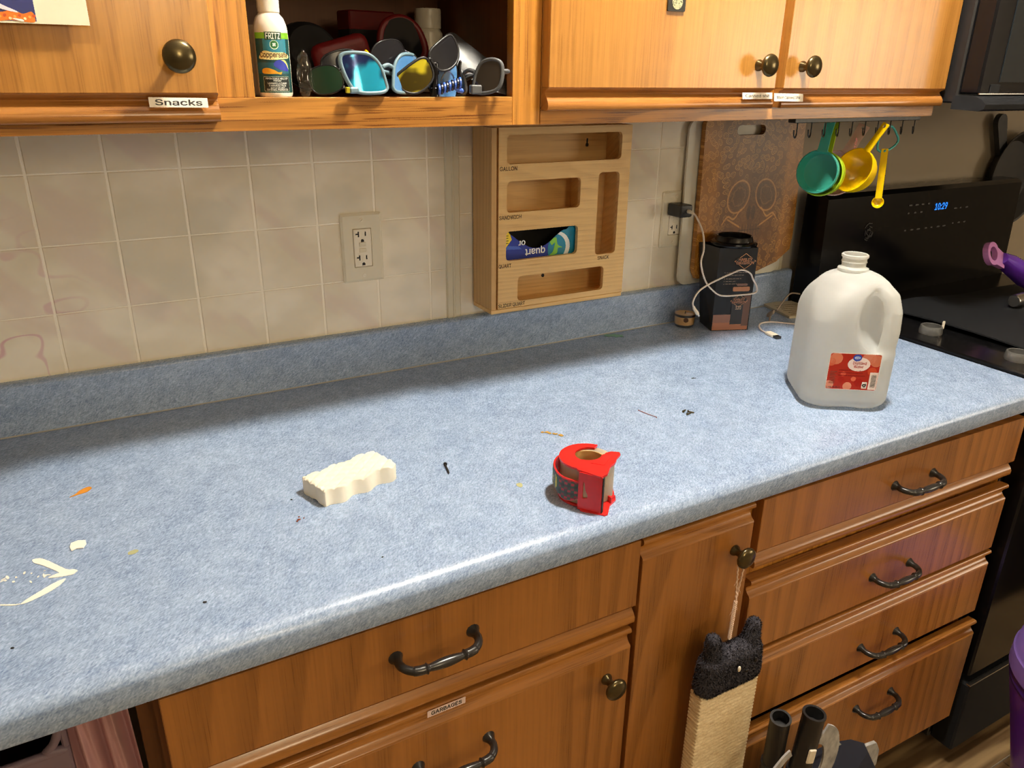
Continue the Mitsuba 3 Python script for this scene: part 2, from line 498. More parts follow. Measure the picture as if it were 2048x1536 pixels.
thing('added_lamp', 'round pendant lamp added unseen behind the viewer as fill light', 'lamp')  # pendant put in behind the viewer to brighten wall and cabinet fronts
put('added_lamp__canopy', lathe([(0, 2.438), (0.09, 2.438), (0.09, 2.425), (0.006, 2.41), (0.006, 2.165), (0, 2.165)], 32, None, (ADDED_LAMP_POS[0], ADDED_LAMP_POS[1], 0)), 'white_plastic')
globe = trimesh.creation.icosphere(subdivisions=3, radius=0.25)
globe.apply_translation(ADDED_LAMP_POS)
scene['added_lamp__globe'] = {**ply(globe, 'white_plastic', smooth=True), 'emitter': {'type': 'area', 'radiance': {'type': 'rgb', 'value': ADDED_LAMP_RGB}}}

# ------------------------------------------------------------------ countertop
thing('countertop', 'blue grey speckled laminate countertop with a low splash along the wall', 'countertop')
CX0, CX1 = -0.75, 1.506
prof = [(-0.002, CT - 0.03), (-0.002, CT), (-0.595, CT), (-0.606, CT + 0.0012), (-0.615, CT + 0.0016)] + arc(-0.617, CT - 0.0170, 0.0186, 90, 168, 9) + [(-0.6362, 0.888), (-0.6358, 0.878), (-0.634, 0.876), (-0.612, 0.876), (-0.612, CT - 0.03)]
put('countertop__top', extrude_x(prof, CX0, CX1), 'laminate', 40)
sp = [(-0.0025, CT + 0.0002), (-0.0025, 0.995)] + arc(-0.0125, 0.988, 0.0072, 80, 175, 7) + [(-0.0199, CT + 0.004), (-0.0215, CT + 0.0002)]
put('countertop__back_splash', extrude_x(sp, CX0, CX1 + 0.006), 'laminate', 40)
put('countertop__caulk_line', extrude_x([(-0.0200, CT + 0.0022), (-0.0232, CT + 0.0003), (-0.0200, CT + 0.0003)], CX0, CX1), 'caulk', False, 'cream caulk line where counter meets splash')

# ------------------------------------------------------------------ cabinet parts
def lip_bottom(zb, yf, d=0.019):
    """(y, z) profile of a front's oak rail at its lower edge, yf the front face."""
    return [(yf + d, zb + 0.001), (yf + d, zb + 0.030), (yf, zb + 0.030), (yf + 0.0012, zb + 0.0285), (yf + 0.0085, zb + 0.0255), (yf + 0.0100, zb + 0.0235),
            (yf + 0.0085, zb + 0.0205), (yf + 0.0035, zb + 0.0155), (yf + 0.0005, zb + 0.0105), (yf, zb + 0.006), (yf + 0.0008, zb + 0.0015), (yf + 0.003, zb)]


def lip_top(zt, yf, d=0.019):
    return [(yf + d, zt - 0.001), (yf + d, zt - 0.032), (yf, zt - 0.032), (yf + 0.001, zt - 0.0290), (yf + 0.0060, zt - 0.0255), (yf + 0.0098, zt - 0.0200),
            (yf + 0.0088, zt - 0.0150), (yf + 0.0040, zt - 0.0105), (yf + 0.0006, zt - 0.0070), (yf, zt - 0.0040), (yf + 0.0015, zt - 0.0012), (yf + 0.004, zt)][::-1]


def front(key, x0, x1, z0, z1, yf, lip, panel_mat, lip_mat, R=None, d=0.019):
    """A door or drawer front: its slab and its shaped oak rail at the top or the bottom edge."""
    if lip == 'bottom':
        a, b = rbox(x0, x1, yf, yf + d, z0 + 0.030, z1, 0.0008), extrude_x(lip_bottom(z0, yf, d), x0, x1)
    else:
        a, b = rbox(x0, x1, yf, yf + d, z0, z1 - 0.032, 0.0008), extrude_x(lip_top(z1, yf, d), x0, x1)
    put(key + '__panel', moved(a, *(R or ())), panel_mat, False)
    put(key + '__lip_rail', moved(b, *(R or ())), lip_mat, 50, 'oak finger rail with a cove')


KNOB = lathe([(0, 0), (0.0085, 0), (0.0085, 0.002), (0.0060, 0.006), (0.0052, 0.011), (0.0062, 0.0155), (0.0120, 0.0180), (0.0158, 0.0210), (0.0168, 0.0235), (0.0160, 0.0262), (0.0125, 0.0288), (0.0065, 0.0305), (0, 0.031)], 36, WALL)
KNOB_PLY = ply(KNOB, 'antique_brass', smooth=40)


def knob(key, x, y, z):
    scene[key] = {**KNOB_PLY, 'to_world': T().translate([x, y, z])}


def pull_mesh():
    w = 0.049
    path = curve([(-w, 0.001, 0), (-w, -0.006, 0), (-w, -0.014, -0.0005), (-w + 0.004, -0.0225, -0.001), (-w + 0.0125, -0.0285, -0.002), (-w + 0.024, -0.0305, -0.002), (-0.013, -0.031, -0.002), (0, -0.031, -0.002),
                  (0.013, -0.031, -0.002), (w - 0.024, -0.0305, -0.002), (w - 0.0125, -0.0285, -0.002), (w - 0.004, -0.0225, -0.001), (w, -0.014, -0.0005), (w, -0.006, 0), (w, 0.001, 0)], 126)
    s = np.abs(path[:, 0]) / w
    out = -path[:, 1] / 0.031
    r = np.where(out < 0.9, 0.0050 + 0.0040 * np.clip(1 - out / 0.30, 0, 1) ** 1.5, 0.0056)
    r = np.where((out >= 0.9) & (s < 0.48), 0.0042 + 0.0020 * np.clip(1 - (s / 0.42) ** 2, 0, 1), r)
    r = r + 0.0020 * np.exp(-((s - 0.47) / 0.020) ** 2) * (out > 0.8)
    return tube(path, r, 14)


PULL_PLY = ply(pull_mesh(), 'brushed_black', smooth=50)


def pull(key, x, y, z, rz=0.0, s=1.0):
    scene[key] = {**PULL_PLY, 'to_world': T().translate([x, y, z]).rotate([0, 0, 1], rz).scale(s)}


def sticker(key, x0, x1, z0, z1, y, words, h, tilt=0.0, bold=True, bg=(236, 228, 214), wide=0.8, ink=(22, 20, 22), slope=0.0):
    R = WALL @ rot([0, 0, 1], tilt) if tilt else WALL
    if slope:
        R = rot([1, 0, 0], slope) @ R
    w, hh = x1 - x0, z1 - z0
    parts = [(prism(rrect(-w / 2, w / 2, -hh / 2, hh / 2, 0.0006), 0.0004), bg), (text(words, h, None, (0, -h / 2, 0.0004), 0.0002, bold, wide * w, True), ink)]
    printed(key, [(moved(m, R, ((x0 + x1) / 2, y, (z0 + z1) / 2)), c) for m, c in parts])
    labels[key] = {'label': 'white paper label reading ' + words}


# ------------------------------------------------------------------ upper cabinets
CB = 1.3595                    # bottom of the face frames
YF = -0.305                    # front of the face frames
CTOP = 2.05
thing('upper_cabinet', 'oak wall cabinet with an open cubby of sunglasses and a door labelled Snacks', 'cabinet')
U = 'upper_cabinet'
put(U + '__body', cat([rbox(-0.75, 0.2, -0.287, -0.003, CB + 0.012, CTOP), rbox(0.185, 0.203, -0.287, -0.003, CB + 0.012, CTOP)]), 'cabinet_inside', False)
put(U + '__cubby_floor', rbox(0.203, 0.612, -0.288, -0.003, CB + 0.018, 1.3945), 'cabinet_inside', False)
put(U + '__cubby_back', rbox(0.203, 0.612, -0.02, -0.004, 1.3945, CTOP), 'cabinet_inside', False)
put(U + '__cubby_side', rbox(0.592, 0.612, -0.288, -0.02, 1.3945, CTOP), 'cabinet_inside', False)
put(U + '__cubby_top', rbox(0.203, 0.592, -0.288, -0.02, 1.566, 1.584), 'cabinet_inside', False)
put(U + '__top_rail', rbox(0.231, 0.573, YF, -0.288, 1.562, 1.600, 0.0006), 'oak_rail', False, 'oak rail above the open cubby')
put(U + '__stile', rbox(0.150, 0.231, YF, -0.288, 1.3965, CTOP, 0.0006), 'oak_stile', False, 'oak stile left of the open cubby')
put(U + '__stile_001', rbox(0.573, 0.6172, YF, -0.288, CB, CTOP, 0.0006), 'oak_stile', False, 'oak stile right of the open cubby')
put(U + '__bottom_rail', rbox(-0.75, 0.573, YF, -0.288, CB, 1.3965, 0.0006), 'oak_rail', False, 'oak bottom rail with strong horizontal grain')
front(U + '__door', -0.45, 0.187, 1.3715, 2.0, -0.3245, 'bottom', 'oak_door', 'oak_lip')
knob(U + '__door__knob', 0.1485, -0.3245, 1.4385)
sticker(U + '__door__label', 0.1145, 0.1745, 1.3872, 1.3974, -0.3262, 'Snacks', 0.0058, -1.0, True, slope=-12)

thing('upper_cabinet_001', 'oak wall cabinet with two doors above the bag organizer and cutting board', 'cabinet')
V = 'upper_cabinet_001'
put(V + '__body', rbox(0.619, 1.5, -0.288, -0.003, CB + 0.016, CTOP), 'cabinet_inside', False)
put(V + '__bottom_rail', rbox(0.6182, 1.4995, YF, -0.288, CB, 1.398, 0.0006), 'oak_rail', False, 'oak bottom rail with horizontal grain')
put(V + '__stile', rbox(0.6182, 0.660, YF, -0.288, 1.398, CTOP, 0.0006), 'oak_stile', False)
put(V + '__stile_001', rbox(1.02, 1.095, YF, -0.288, 1.398, CTOP, 0.0006), 'oak_stile', False)
put(V + '__stile_002', rbox(1.458, 1.4995, YF, -0.288, 1.398, CTOP, 0.0006), 'oak_stile', False)
front(V + '__door', 0.6185, 1.0485, 1.3785, 2.0, -0.3245, 'bottom', 'oak_door', 'oak_lip')
front(V + '__door_001', 1.0675, 1.4945, 1.3785, 2.0, -0.3245, 'bottom', 'oak_door', 'oak_lip')
knob(V + '__door__knob', 1.0065, -0.3245, 1.4425)
knob(V + '__door_001__knob', 1.1045, -0.3245, 1.4420)
sticker(V + '__door__label', 0.977, 1.0425, 1.3925, 1.4025, -0.3262, 'Canned shit', 0.0046, 0, False, slope=-10)
sticker(V + '__door_001__label', 1.047, 1.114, 1.3885, 1.4010, -0.3262, 'More Canned Shit', 0.0046, -1.0, False, slope=-10)

thing('magnet', 'small dark magnet with a pale round face stuck high on the cabinet door', 'magnet')
mg = [(prism(rrect(0.8125, 0.8445, 1.5115, 1.565, 0.002), 0.0025, WALL, (0, -0.3246, 0)), (34, 34, 30)),
      (prism(Point(0.829, 1.5235).buffer(0.0095), 0.0006, WALL, (0, -0.3271, 0)), (176, 176, 138))]
for i in range(40):
    a, r = rng.uniform(0, 6.28), 0.0085 * math.sqrt(rng.uniform())
    mg.append((prism(Point(0.829 + r * math.cos(a), 1.5235 + r * math.sin(a)).buffer(rng.uniform(0.0004, 0.0012), quad_segs=2), 0.0003, WALL, (0, -0.3277, 0)), [(206, 204, 160), (120, 124, 92), (90, 88, 66)][i % 3]))
printed('magnet', mg)

thing('photo_print', 'paper print in blue and orange with a blank margin taped to the left cabinet door', 'paper')
PR = rot([1, 0, 0], 7)


def pp(poly, c, dz=0.0):
    m = prism(poly, 0.0003, None, (0, 0, dz))
    # the free lower edge curls away from the door
    return (moved(m, rot([1, 0, 0], -4) @ WALL, (0, -0.3345, 1.4655)), c)


photo = [pp(sbox(-0.14, 0.0, 0.0705, 0.2), (222, 216, 190)), pp(sbox(-0.14, 0.002, 0.0245, 0.2), (40, 46, 104), 0.0003),
         pp(smoothpoly([(-0.03, 0.002), (-0.012, 0.001), (0.004, 0.0025), (0.0215, 0.001), (0.0235, 0.006), (0.0215, 0.0105), (0.014, 0.0085), (0.006, 0.0115), (-0.004, 0.0095), (-0.012, 0.0125), (-0.03, 0.010)]), (226, 112, 30), 0.0006),
         pp(smoothpoly([(-0.035, 0.045), (-0.020, 0.026), (-0.008, 0.014), (0.008, 0.0095), (0.009, 0.0108), (-0.003, 0.0165), (-0.014, 0.0255), (-0.028, 0.046)]), (228, 214, 224), 0.0009),
         pp(smoothpoly([(0.005, 0.0042), (0.012, 0.0036), (0.014, 0.0022), (0.0125, 0.0015), (0.0065, 0.003)]), (246, 226, 216), 0.0009),
         pp(sbox(-0.14, 0.026, -0.012, 0.055), (112, 60, 74), 0.0006)]
for i in range(14):
    photo.append(pp(Point(-0.03 + i * 0.0041, 0.0055 + 0.0016 * math.sin(i * 2.1)).buffer(0.0013, quad_segs=3), [(246, 160, 70), (190, 74, 30), (244, 206, 150)][i % 3], 0.001))
printed('photo_print', photo)
put('photo_print__tape', prism(sbox(0.045, 1.449, 0.078, 1.56), 0.0001, WALL, (0, -0.3247, 0)), 'clear_plastic', False, 'strip of clear tape')

# ------------------------------------------------------------------ base cabinets
YB = -0.615
thing('base_cabinet', 'oak base cabinet with one drawer above a pull-out front labelled GARBAGES', 'cabinet')
B = 'base_cabinet'
put(B + '__body', rbox(0.008, 0.604, -0.578, -0.01, 0.1, 0.874), 'cabinet_inside', False)
put(B + '__face_frame', cat([rbox(0.0135, 0.045, -0.595, -0.578, 0.1, 0.874), rbox(0.565, 0.606, -0.595, -0.578, 0.1, 0.874), rbox(0.045, 0.565, -0.595, -0.578, 0.855, 0.874), rbox(0.045, 0.565, -0.595, -0.578, 0.69, 0.74)]), 'oak_stile', False)
put(B + '__side_panel', rbox(-0.009, 0.0075, -0.548, -0.01, 0.02, 0.874), 'cabinet_inside', False)  # dark wood tone also paints the shade under the counter overhang
put(B + '__toe_kick', rbox(0.008, 0.604, -0.53, -0.51, 0, 0.1), 'black_matte', False)
front(B + '__drawer', 0.0141, 0.6035, 0.7225, 0.857, YB, 'bottom', 'oak_base_shaded', 'oak_lip')
pull(B + '__drawer__pull_handle', 0.3055, YB, 0.808)
front(B + '__door', 0.0141, 0.6005, 0.115, 0.714, YB, 'top', 'oak_base_shaded', 'oak_lip')
knob(B + '__door__knob', 0.5615, YB, 0.6430)
pull(B + '__door__pull_handle', 0.327, YB, 0.629)
sticker(B + '__door__label', 0.2920, 0.3430, 0.7020, 0.7130, YB - 0.001, 'GARBAGES', 0.0062, 0.5, True, (226, 204, 200), 0.8, slope=6)

thing('base_cabinet_001', 'narrow oak base cabinet door beside the drawer stack with a scratcher hanging from its knob', 'cabinet')
N = 'base_cabinet_001'
put(N + '__body', rbox(0.606, 0.822, -0.578, -0.01, 0.1, 0.874), 'cabinet_inside', False)
put(N + '__face_frame', cat([rbox(0.607, 0.640, -0.595, -0.578, 0.1, 0.874), rbox(0.782, 0.822, -0.595, -0.578, 0.1, 0.874), rbox(0.64, 0.782, -0.595, -0.578, 0.84, 0.874)]), 'oak_stile', False)
put(N + '__toe_kick', rbox(0.606, 0.822, -0.53, -0.51, 0, 0.1), 'black_matte', False)
front(N + '__door', 0.6085, 0.8125, 0.115, 0.855, YB, 'top', 'oak_base_shaded', 'oak_lip')
knob(N + '__door__knob', 0.7800, YB, 0.7860)

thing('drawer_cabinet', 'oak base cabinet with four stacked drawers and the lowest one ajar', 'cabinet')
D = 'drawer_cabinet'
put(D + '__body', cat([rbox(0.8235, 0.838, -0.578, -0.01, 0.1, 0.874), rbox(1.488, 1.503, -0.578, -0.01, 0.1, 0.874), rbox(0.838, 1.488, -0.03, -0.01, 0.1, 0.874), rbox(0.838, 1.488, -0.578, -0.03, 0.1, 0.115)]), 'cabinet_inside', False)
put(D + '__face_frame', cat([rbox(0.8235, 0.862, -0.595, -0.578, 0.1, 0.874), rbox(1.465, 1.503, -0.595, -0.578, 0.1, 0.874), rbox(0.862, 1.465, -0.595, -0.578, 0.855, 0.874), rbox(0.862, 1.465, -0.595, -0.578, 0.70, 0.745), rbox(0.862, 1.465, -0.595, -0.578, 0.55, 0.592)]), 'oak_stile', False)
put(D + '__toe_kick', rbox(0.8235, 1.503, -0.53, -0.51, 0, 0.1), 'black_matte', False)
SK = rot([0, 0, 1], -0.9)


def skew(x):
    p = np.array([0.827, YB, 0])
    return (SK, p - SK @ p)


for i, (za, zb, lip, x0, x1, dy) in enumerate([(0.736, 0.856, 'bottom', 0.8275, 1.478, 0), (0.573, 0.7135, 'top', 0.8275, 1.486, 0), (0.419, 0.5640, 'top', 0.832, 1.492, 0), (0.143, 0.3970, 'top', 0.838, 1.4965, -0.008)]):
    key = D + '__drawer' + ('_%03d' % i if i else '')
    R, t = skew(0)
    front(key, x0, x1, za, zb, YB + dy, lip, 'oak_base_shaded', 'oak_lip', (R, t))
    hx, hz = [(1.178, 0.803), (1.173, 0.6225), (1.184, 0.4660), (1.200, 0.3215)][i]
    q = R @ np.array([hx, YB + dy, hz]) + t
    pull(key + '__pull_handle', q[0], q[1], q[2], -0.9)
put(D + '__drawer_003__drawer_box', moved(cat([rbox(0.87, 0.882, -0.609, -0.1, 0.16, 0.345), rbox(1.452, 1.464, -0.609, -0.1, 0.16, 0.345), rbox(0.882, 1.452, -0.609, -0.1, 0.16, 0.168)]), *skew(0)), 'cabinet_inside', False, 'dark inner box of the open drawer')

# ------------------------------------------------------------------ outlets
def outlet(key, cx, cz, label):
    thing(key, label, 'outlet', None)
    pl = rrect(cx - 0.0365, cx + 0.0365, cz - 0.0592, cz + 0.0592, 0.004).difference(rrect(cx - 0.0166, cx + 0.0166, cz - 0.0335, cz + 0.0335, 0.002))
    a = prism(pl, 0.0022, WALL, (0, -0.0036, 0))
    pl2 = rrect(cx - 0.0322, cx + 0.0322, cz - 0.0550, cz + 0.0550, 0.005).difference(rrect(cx - 0.0166, cx + 0.0166, cz - 0.0335, cz + 0.0335, 0.002))
    b = prism(pl2, 0.0040, WALL, (0, -0.0036, 0))
    ramp = hull(np.vstack([[[x, -0.0057, z] for x in (cx - 0.0362, cx + 0.0362) for z in (cz - 0.0589, cz + 0.0589)], [[x, -0.0074, z] for x in (cx - 0.0325, cx + 0.0325) for z in (cz - 0.0553, cz + 0.0553)]]))
    cut = trimesh.creation.box(bounds=[[cx - 0.0166, -0.02, cz - 0.0335], [cx + 0.0166, 0.0, cz + 0.0335]])
    ramp = tm(m3.Manifold(m3.Mesh(np.asarray(ramp.vertices, np.float32), np.asarray(ramp.faces, np.uint32))) - m3.Manifold(m3.Mesh(np.asarray(cut.vertices, np.float32), np.asarray(cut.faces, np.uint32))))
    put(key + '__cover_plate', cat([a, ramp]), 'ivory_plastic', False)
    put(key + '__receptacle', rbox(cx - 0.0159, cx + 0.0159, -0.0084, -0.0036, cz - 0.0328, cz + 0.0328, 0.0012), 'white_plastic', False)
    slots = []
    for dz in (0.0240, -0.0165):
        slots += [sbox(cx - 0.0078, cz + dz - 0.0046, cx - 0.0056, cz + dz + 0.0042), sbox(cx - 0.0118, cz + dz - 0.0010, cx - 0.0070, cz + dz + 0.0012), sbox(cx + 0.0046, cz + dz - 0.0036, cx + 0.0068, cz + dz + 0.0036),
                  Point(cx, cz + dz - 0.0112).buffer(0.0026).union(sbox(cx - 0.0026, cz + dz - 0.0137, cx + 0.0026, cz + dz - 0.0112))]
    put(key + '__slots', cat([prism(s, 0.0004, WALL, (0, -0.0083, 0)) for s in slots]), 'slot_dark', False, 'dark plug slots')
    for i, dz in enumerate((0.0062, -0.0040)):
        put(key + '__button' + ('_%03d' % i if i else ''), cat([rbox(cx - 0.0062, cx + 0.0062, -0.0094, -0.0082, cz + dz - 0.0036, cz + dz + 0.0036, 0.0004)]), 'ivory_plastic', False)
    for i, dz in enumerate((0.0475, -0.0480)):
        R = WALL @ rot([0, 0, 1], 40 if i == 0 else -42)
        s = prism(Point(0, 0).buffer(0.0031).difference(sbox(-0.0035, -0.0005, 0.0035, 0.0005)), 0.0012, R, (cx, -0.0073, cz + dz))
        put(key + '__screw' + ('_%03d' % i if i else ''), s, 'white_plastic', False)


outlet('wall_outlet', 0.4475, 1.1434, 'cream wall outlet with two empty receptacles left of the wooden organizer')
outlet('wall_outlet_001', 1.1400, 1.1410, 'cream wall outlet right of the organizer with a black charger plugged in')

thing('charger', 'black cube phone charger plugged into the right wall outlet', 'charger')
put('charger__body', rbox(1.1155, 1.1475, -0.052, -0.0094, 1.1515, 1.1775, 0.004, 2), 'black_satin', 40)
put('charger__port', rbox(1.1300, 1.1440, -0.0526, -0.0500, 1.1620, 1.1670), 'slot_dark', False)

thing('charging_cable', 'white charging cable looping down from the black charger in front of the black box', 'cable')
cp = [(1.137, -0.062, 1.164), (1.139, -0.074, 1.156), (1.136, -0.100, 1.130), (1.1250, -0.120, 1.100), (1.1120, -0.130, 1.075), (1.1230, -0.135, 1.0395), (1.1430, -0.138, 1.0170), (1.1695, -0.140, 1.0020), (1.2200, -0.146, 0.9990), (1.2560, -0.149, 1.0000),
      (1.2560, -0.151, 1.0130), (1.2440, -0.150, 1.0300), (1.2330, -0.149, 1.0450), (1.2080, -0.148, 1.0540), (1.1800, -0.146, 1.0480), (1.1530, -0.144, 1.0400), (1.1220, -0.143, 1.0300), (1.1010, -0.142, 1.0180), (1.0910, -0.141, 0.9990), (1.0960, -0.140, 0.9850)]
put('charging_cable__cord', tube(curve(cp, 220), 0.0019, 8), 'cable_white', 60)
put('charging_cable__plug', tube([(1.1345, -0.0500, 1.1645), (1.1347, -0.056, 1.1645), (1.1355, -0.060, 1.1640), (1.137, -0.066, 1.1625)], [0.0042, 0.0042, 0.0036, 0.0022], 12), 'white_plastic', 40)
put('charging_cable__plug_001', tube([(1.0950, -0.1400, 0.9890), (1.0970, -0.140, 0.9840), (1.1050, -0.141, 0.9740), (1.1070, -0.141, 0.9715)], [0.0022, 0.0034, 0.0040, 0.0040], 12), 'white_plastic', 40)
put('charging_cable__connector', tube([(1.1068, -0.141, 0.9718), (1.1110, -0.1415, 0.9665)], 0.0024, 10), 'steel', 40, 'metal plug tip')

# ------------------------------------------------------------------ bamboo bag organizer
thing('bag_organizer', 'light bamboo wall organizer for food bags with five cut-out slots', 'organizer')
O = 'bag_organizer'
ox0, ox1, oz0, oz1, oyf = 0.6595, 0.9545, 1.0138, 1.341, -0.080
put(O + '__side_board', rbox(ox0, ox0 + 0.0105, oyf, -0.0075, oz0 + 0.008, oz1, 0.0008), 'bamboo_side_shaded', False)
put(O + '__side_board_001', rbox(ox1 - 0.0105, ox1, oyf + 0.0085, -0.0075, oz0 + 0.008, oz1, 0.0008), 'bamboo', False)
put(O + '__bottom_board', rbox(ox0, ox1, oyf, -0.0075, oz0, oz0 + 0.008, 0.0008), 'bamboo', False)
put(O + '__back_board', rbox(ox0 + 0.0105, ox1 - 0.0105, -0.0165, -0.0075, oz0 + 0.008, oz1), 'bamboo', False)
for i, z in enumerate((1.266, 1.182, 1.094)):
    put(O + '__shelf' + ('_%03d' % i if i else ''), rbox(ox0 + 0.0105, ox1 - 0.0105 if i == 0 else 0.865, -0.070, -0.0165, z, z + 0.006), 'bamboo', False)
put(O + '__divider', rbox(0.865, 0.871, -0.070, -0.0165, 1.094, 1.266), 'bamboo', False)
fp = rrect(0.6738, 0.9555, 1.0222, 1.3405, 0.001)
wins = [(0.6897, 0.9334, 1.2796, 1.3282, 0.008), (0.6903, 0.8452, 1.1966, 1.2508, 0.008), (0.6898, 0.8432, 1.1100, 1.1634, 0.008), (0.8846, 0.9324, 1.1030, 1.2572, 0.008), (0.7149, 0.9076, 1.0326, 1.0794, 0.008)]
for w in wins:
    fp = fp.difference(rrect(*w))
put(O + '__front_panel', prism(fp, 0.008, WALL, (0, -0.0715, 0)), 'bamboo', False, 'lift-off front panel with burnt-in bag sizes')
for i, (s, x, z, w) in enumerate([('GALLON', 0.6760, 1.2692, 0.0345), ('SANDWICH', 0.6753, 1.1853, 0.0450), ('QUART', 0.6748, 1.0985, 0.0260), ('SNACK', 0.8920, 1.0930, 0.0265), ('SLIDER QUART', 0.6750, 1.0243, 0.0560)]):
    put(O + '__lettering' + ('_%03d' % i if i else ''), text(s, 0.0066, WALL, (x, -0.0795, z), 0.0002, True, w), 'bamboo_dark', False, 'burnt lettering ' + s)
put(O + '__keyhole', prism(Point(0.898, 1.3010).buffer(0.0034).union(rrect(0.8964, 0.8996, 1.301, 1.313, 0.0012)), 0.0006, WALL, (0, -0.0163, 0)), 'slot_dark', False)
put(O + '__keyhole_001', prism(Point(0.8075, 1.0575).buffer(0.0034), 0.0006, WALL, (0, -0.0163, 0)), 'slot_dark', False)

thing('bag_box', 'blue and teal carton of quart bags torn open inside the organizer slot', 'box')
bx0, bx1, bz0, bz1, by = 0.6745, 0.860, 1.1015, 1.176, -0.066
notch = smoothpoly([(0.6975, 1.181), (0.7010, 1.160), (0.7130, 1.150), (0.7290, 1.1385), (0.7500, 1.1275), (0.7700, 1.1265), (0.7870, 1.1335), (0.8020, 1.1445), (0.8170, 1.1540), (0.8290, 1.1580), (0.8350, 1.181)])
face = sbox(bx0, bz0, bx1, bz1).difference(notch)
L3 = lambda s, h, x, z, w, c, d=0.0009: (text(s, h, axes([1, 0, 0], [0, 0, -1], [0, -1, 0]) if False else axes([-1, 0, 0], [0, 0, -1], [0, -1, 0]), (x, by - d, z), 0.0002, True, w), c)
teal_c = Point(0.824, 1.120).buffer(0.038)
parts = [(prism(face, 0.0005, WALL, (0, by, 0)), (22, 42, 142)),
         (prism(teal_c.union(sbox(0.824, bz0, bx1, bz1)).intersection(face), 0.0003, WALL, (0, by - 0.0005, 0)), (20, 120, 152)),
         (prism(Point(0.806, 1.1235).buffer(0.0285).difference(Point(0.801, 1.1235).buffer(0.0245)).intersection(face), 0.0003, WALL, (0, by - 0.0008, 0)), (226, 232, 232)),
         (prism(Polygon([(0.678, 1.132), (0.690, 1.124), (0.7085, 1.1455), (0.7035, 1.160), (0.678, 1.163)]).intersection(face), 0.0003, WALL, (0, by - 0.0005, 0)), (226, 196, 40)),
         (prism(smoothpoly([(0.789, 1.109), (0.797, 1.116), (0.801, 1.132), (0.7945, 1.128), (0.7905, 1.136), (0.803, 1.142), (0.8075, 1.128), (0.8180, 1.122), (0.8085, 1.1215), (0.8065, 1.112), (0.797, 1.109)]).intersection(face), 0.0003, WALL, (0, by - 0.0009, 0)), (120, 186, 62)),
         (prism(Polygon([(0.690, 1.121), (0.699, 1.128), (0.730, 1.126), (0.724, 1.132), (0.699, 1.135)]).intersection(face), 0.0003, WALL, (0, by - 0.0006, 0)), (60, 92, 186)),
         L3('quart', 0.0125, 0.7800, 1.1295 - 0.0045, 0.043, (236, 240, 244)), L3('or', 0.011, 0.7370, 1.1420, 0.015, (236, 240, 244))]
for i in range(4):
    parts.append((prism(sbox(0.692, 1.139 + i * 0.0045, 0.7015, 1.1402 + i * 0.0045), 0.0002, WALL, (0, by - 0.0009, 0)), (60, 52, 30)))
printed('bag_box__front_print', parts)
labels['bag_box__front_print'] = {'label': 'printed carton front with upside-down lettering'}
put('bag_box__carton', cat([rbox(bx0, bx1, by, -0.020, bz0, bz0 + 0.0006), rbox(bx0, bx0 + 0.0006, by, -0.020, bz0, bz1), rbox(bx1 - 0.0006, bx1, by, -0.020, bz0, bz1), rbox(bx0, bx1, -0.0206, -0.020, bz0, bz1)]), 'black_matte', False, 'dark inside of the open carton')

# ------------------------------------------------------------------ cutting boards
thing('white_cutting_board', 'white rounded cutting board leaning on the wall behind the engraved wooden board', 'cutting board')


def leaning(poly, h, y_top, y_bot, z_bot, z_top):
    """A flat board standing on its lower edge: local xy = (x, height), leaning back to the wall."""
    ang = math.degrees(math.atan2(y_top - y_bot, z_top - z_bot))
    return moved(prism(poly, h), rot([1, 0, 0], -ang) @ WALL, (0, y_bot, z_bot))


put('white_cutting_board__slab', leaning(rrect(1.150, 1.455, 0.0, 0.345, 0.022), 0.005, -0.0105, -0.0180, 0.998, 1.345), 'cream_board', 30)
thing('cutting_board', 'brown wooden cutting board engraved with a skull and scrollwork, leaning on the wall', 'cutting board')
bp = rrect(1.180, 1.472, 0.0, 0.345, 0.02).difference(rrect(1.270, 1.345, 0.296, 0.318, 0.010))
bpl = Polygon([(1.180, 0.02), (1.190, 0.0), (1.37, -0.002), (1.43, 0.014), (1.470, 0.040), (1.474, 0.07), (1.472, 0.345), (1.20, 0.345), (1.186, 0.337), (1.180, 0.32)]).difference(rrect(1.268, 1.350, 0.298, 0.318, 0.010))
put('cutting_board__slab', leaning(bpl, 0.012, -0.018, -0.0265, 1.012, 1.360), 'board', 30)

# ------------------------------------------------------------------ black tumbler box, candle, notepad, second cable
thing('tumbler_box', 'black gift box with copper lettering holding a travel tumbler by the wall', 'box')
BA = -21.0
BR = rot([0, 0, 1], BA)
BW, BD, BH = 0.084, 0.067, 0.180
BC = np.array([1.1815, -0.1085, CT])       # the near bottom corner


def bxm(m):
    return moved(m, BR, BC)


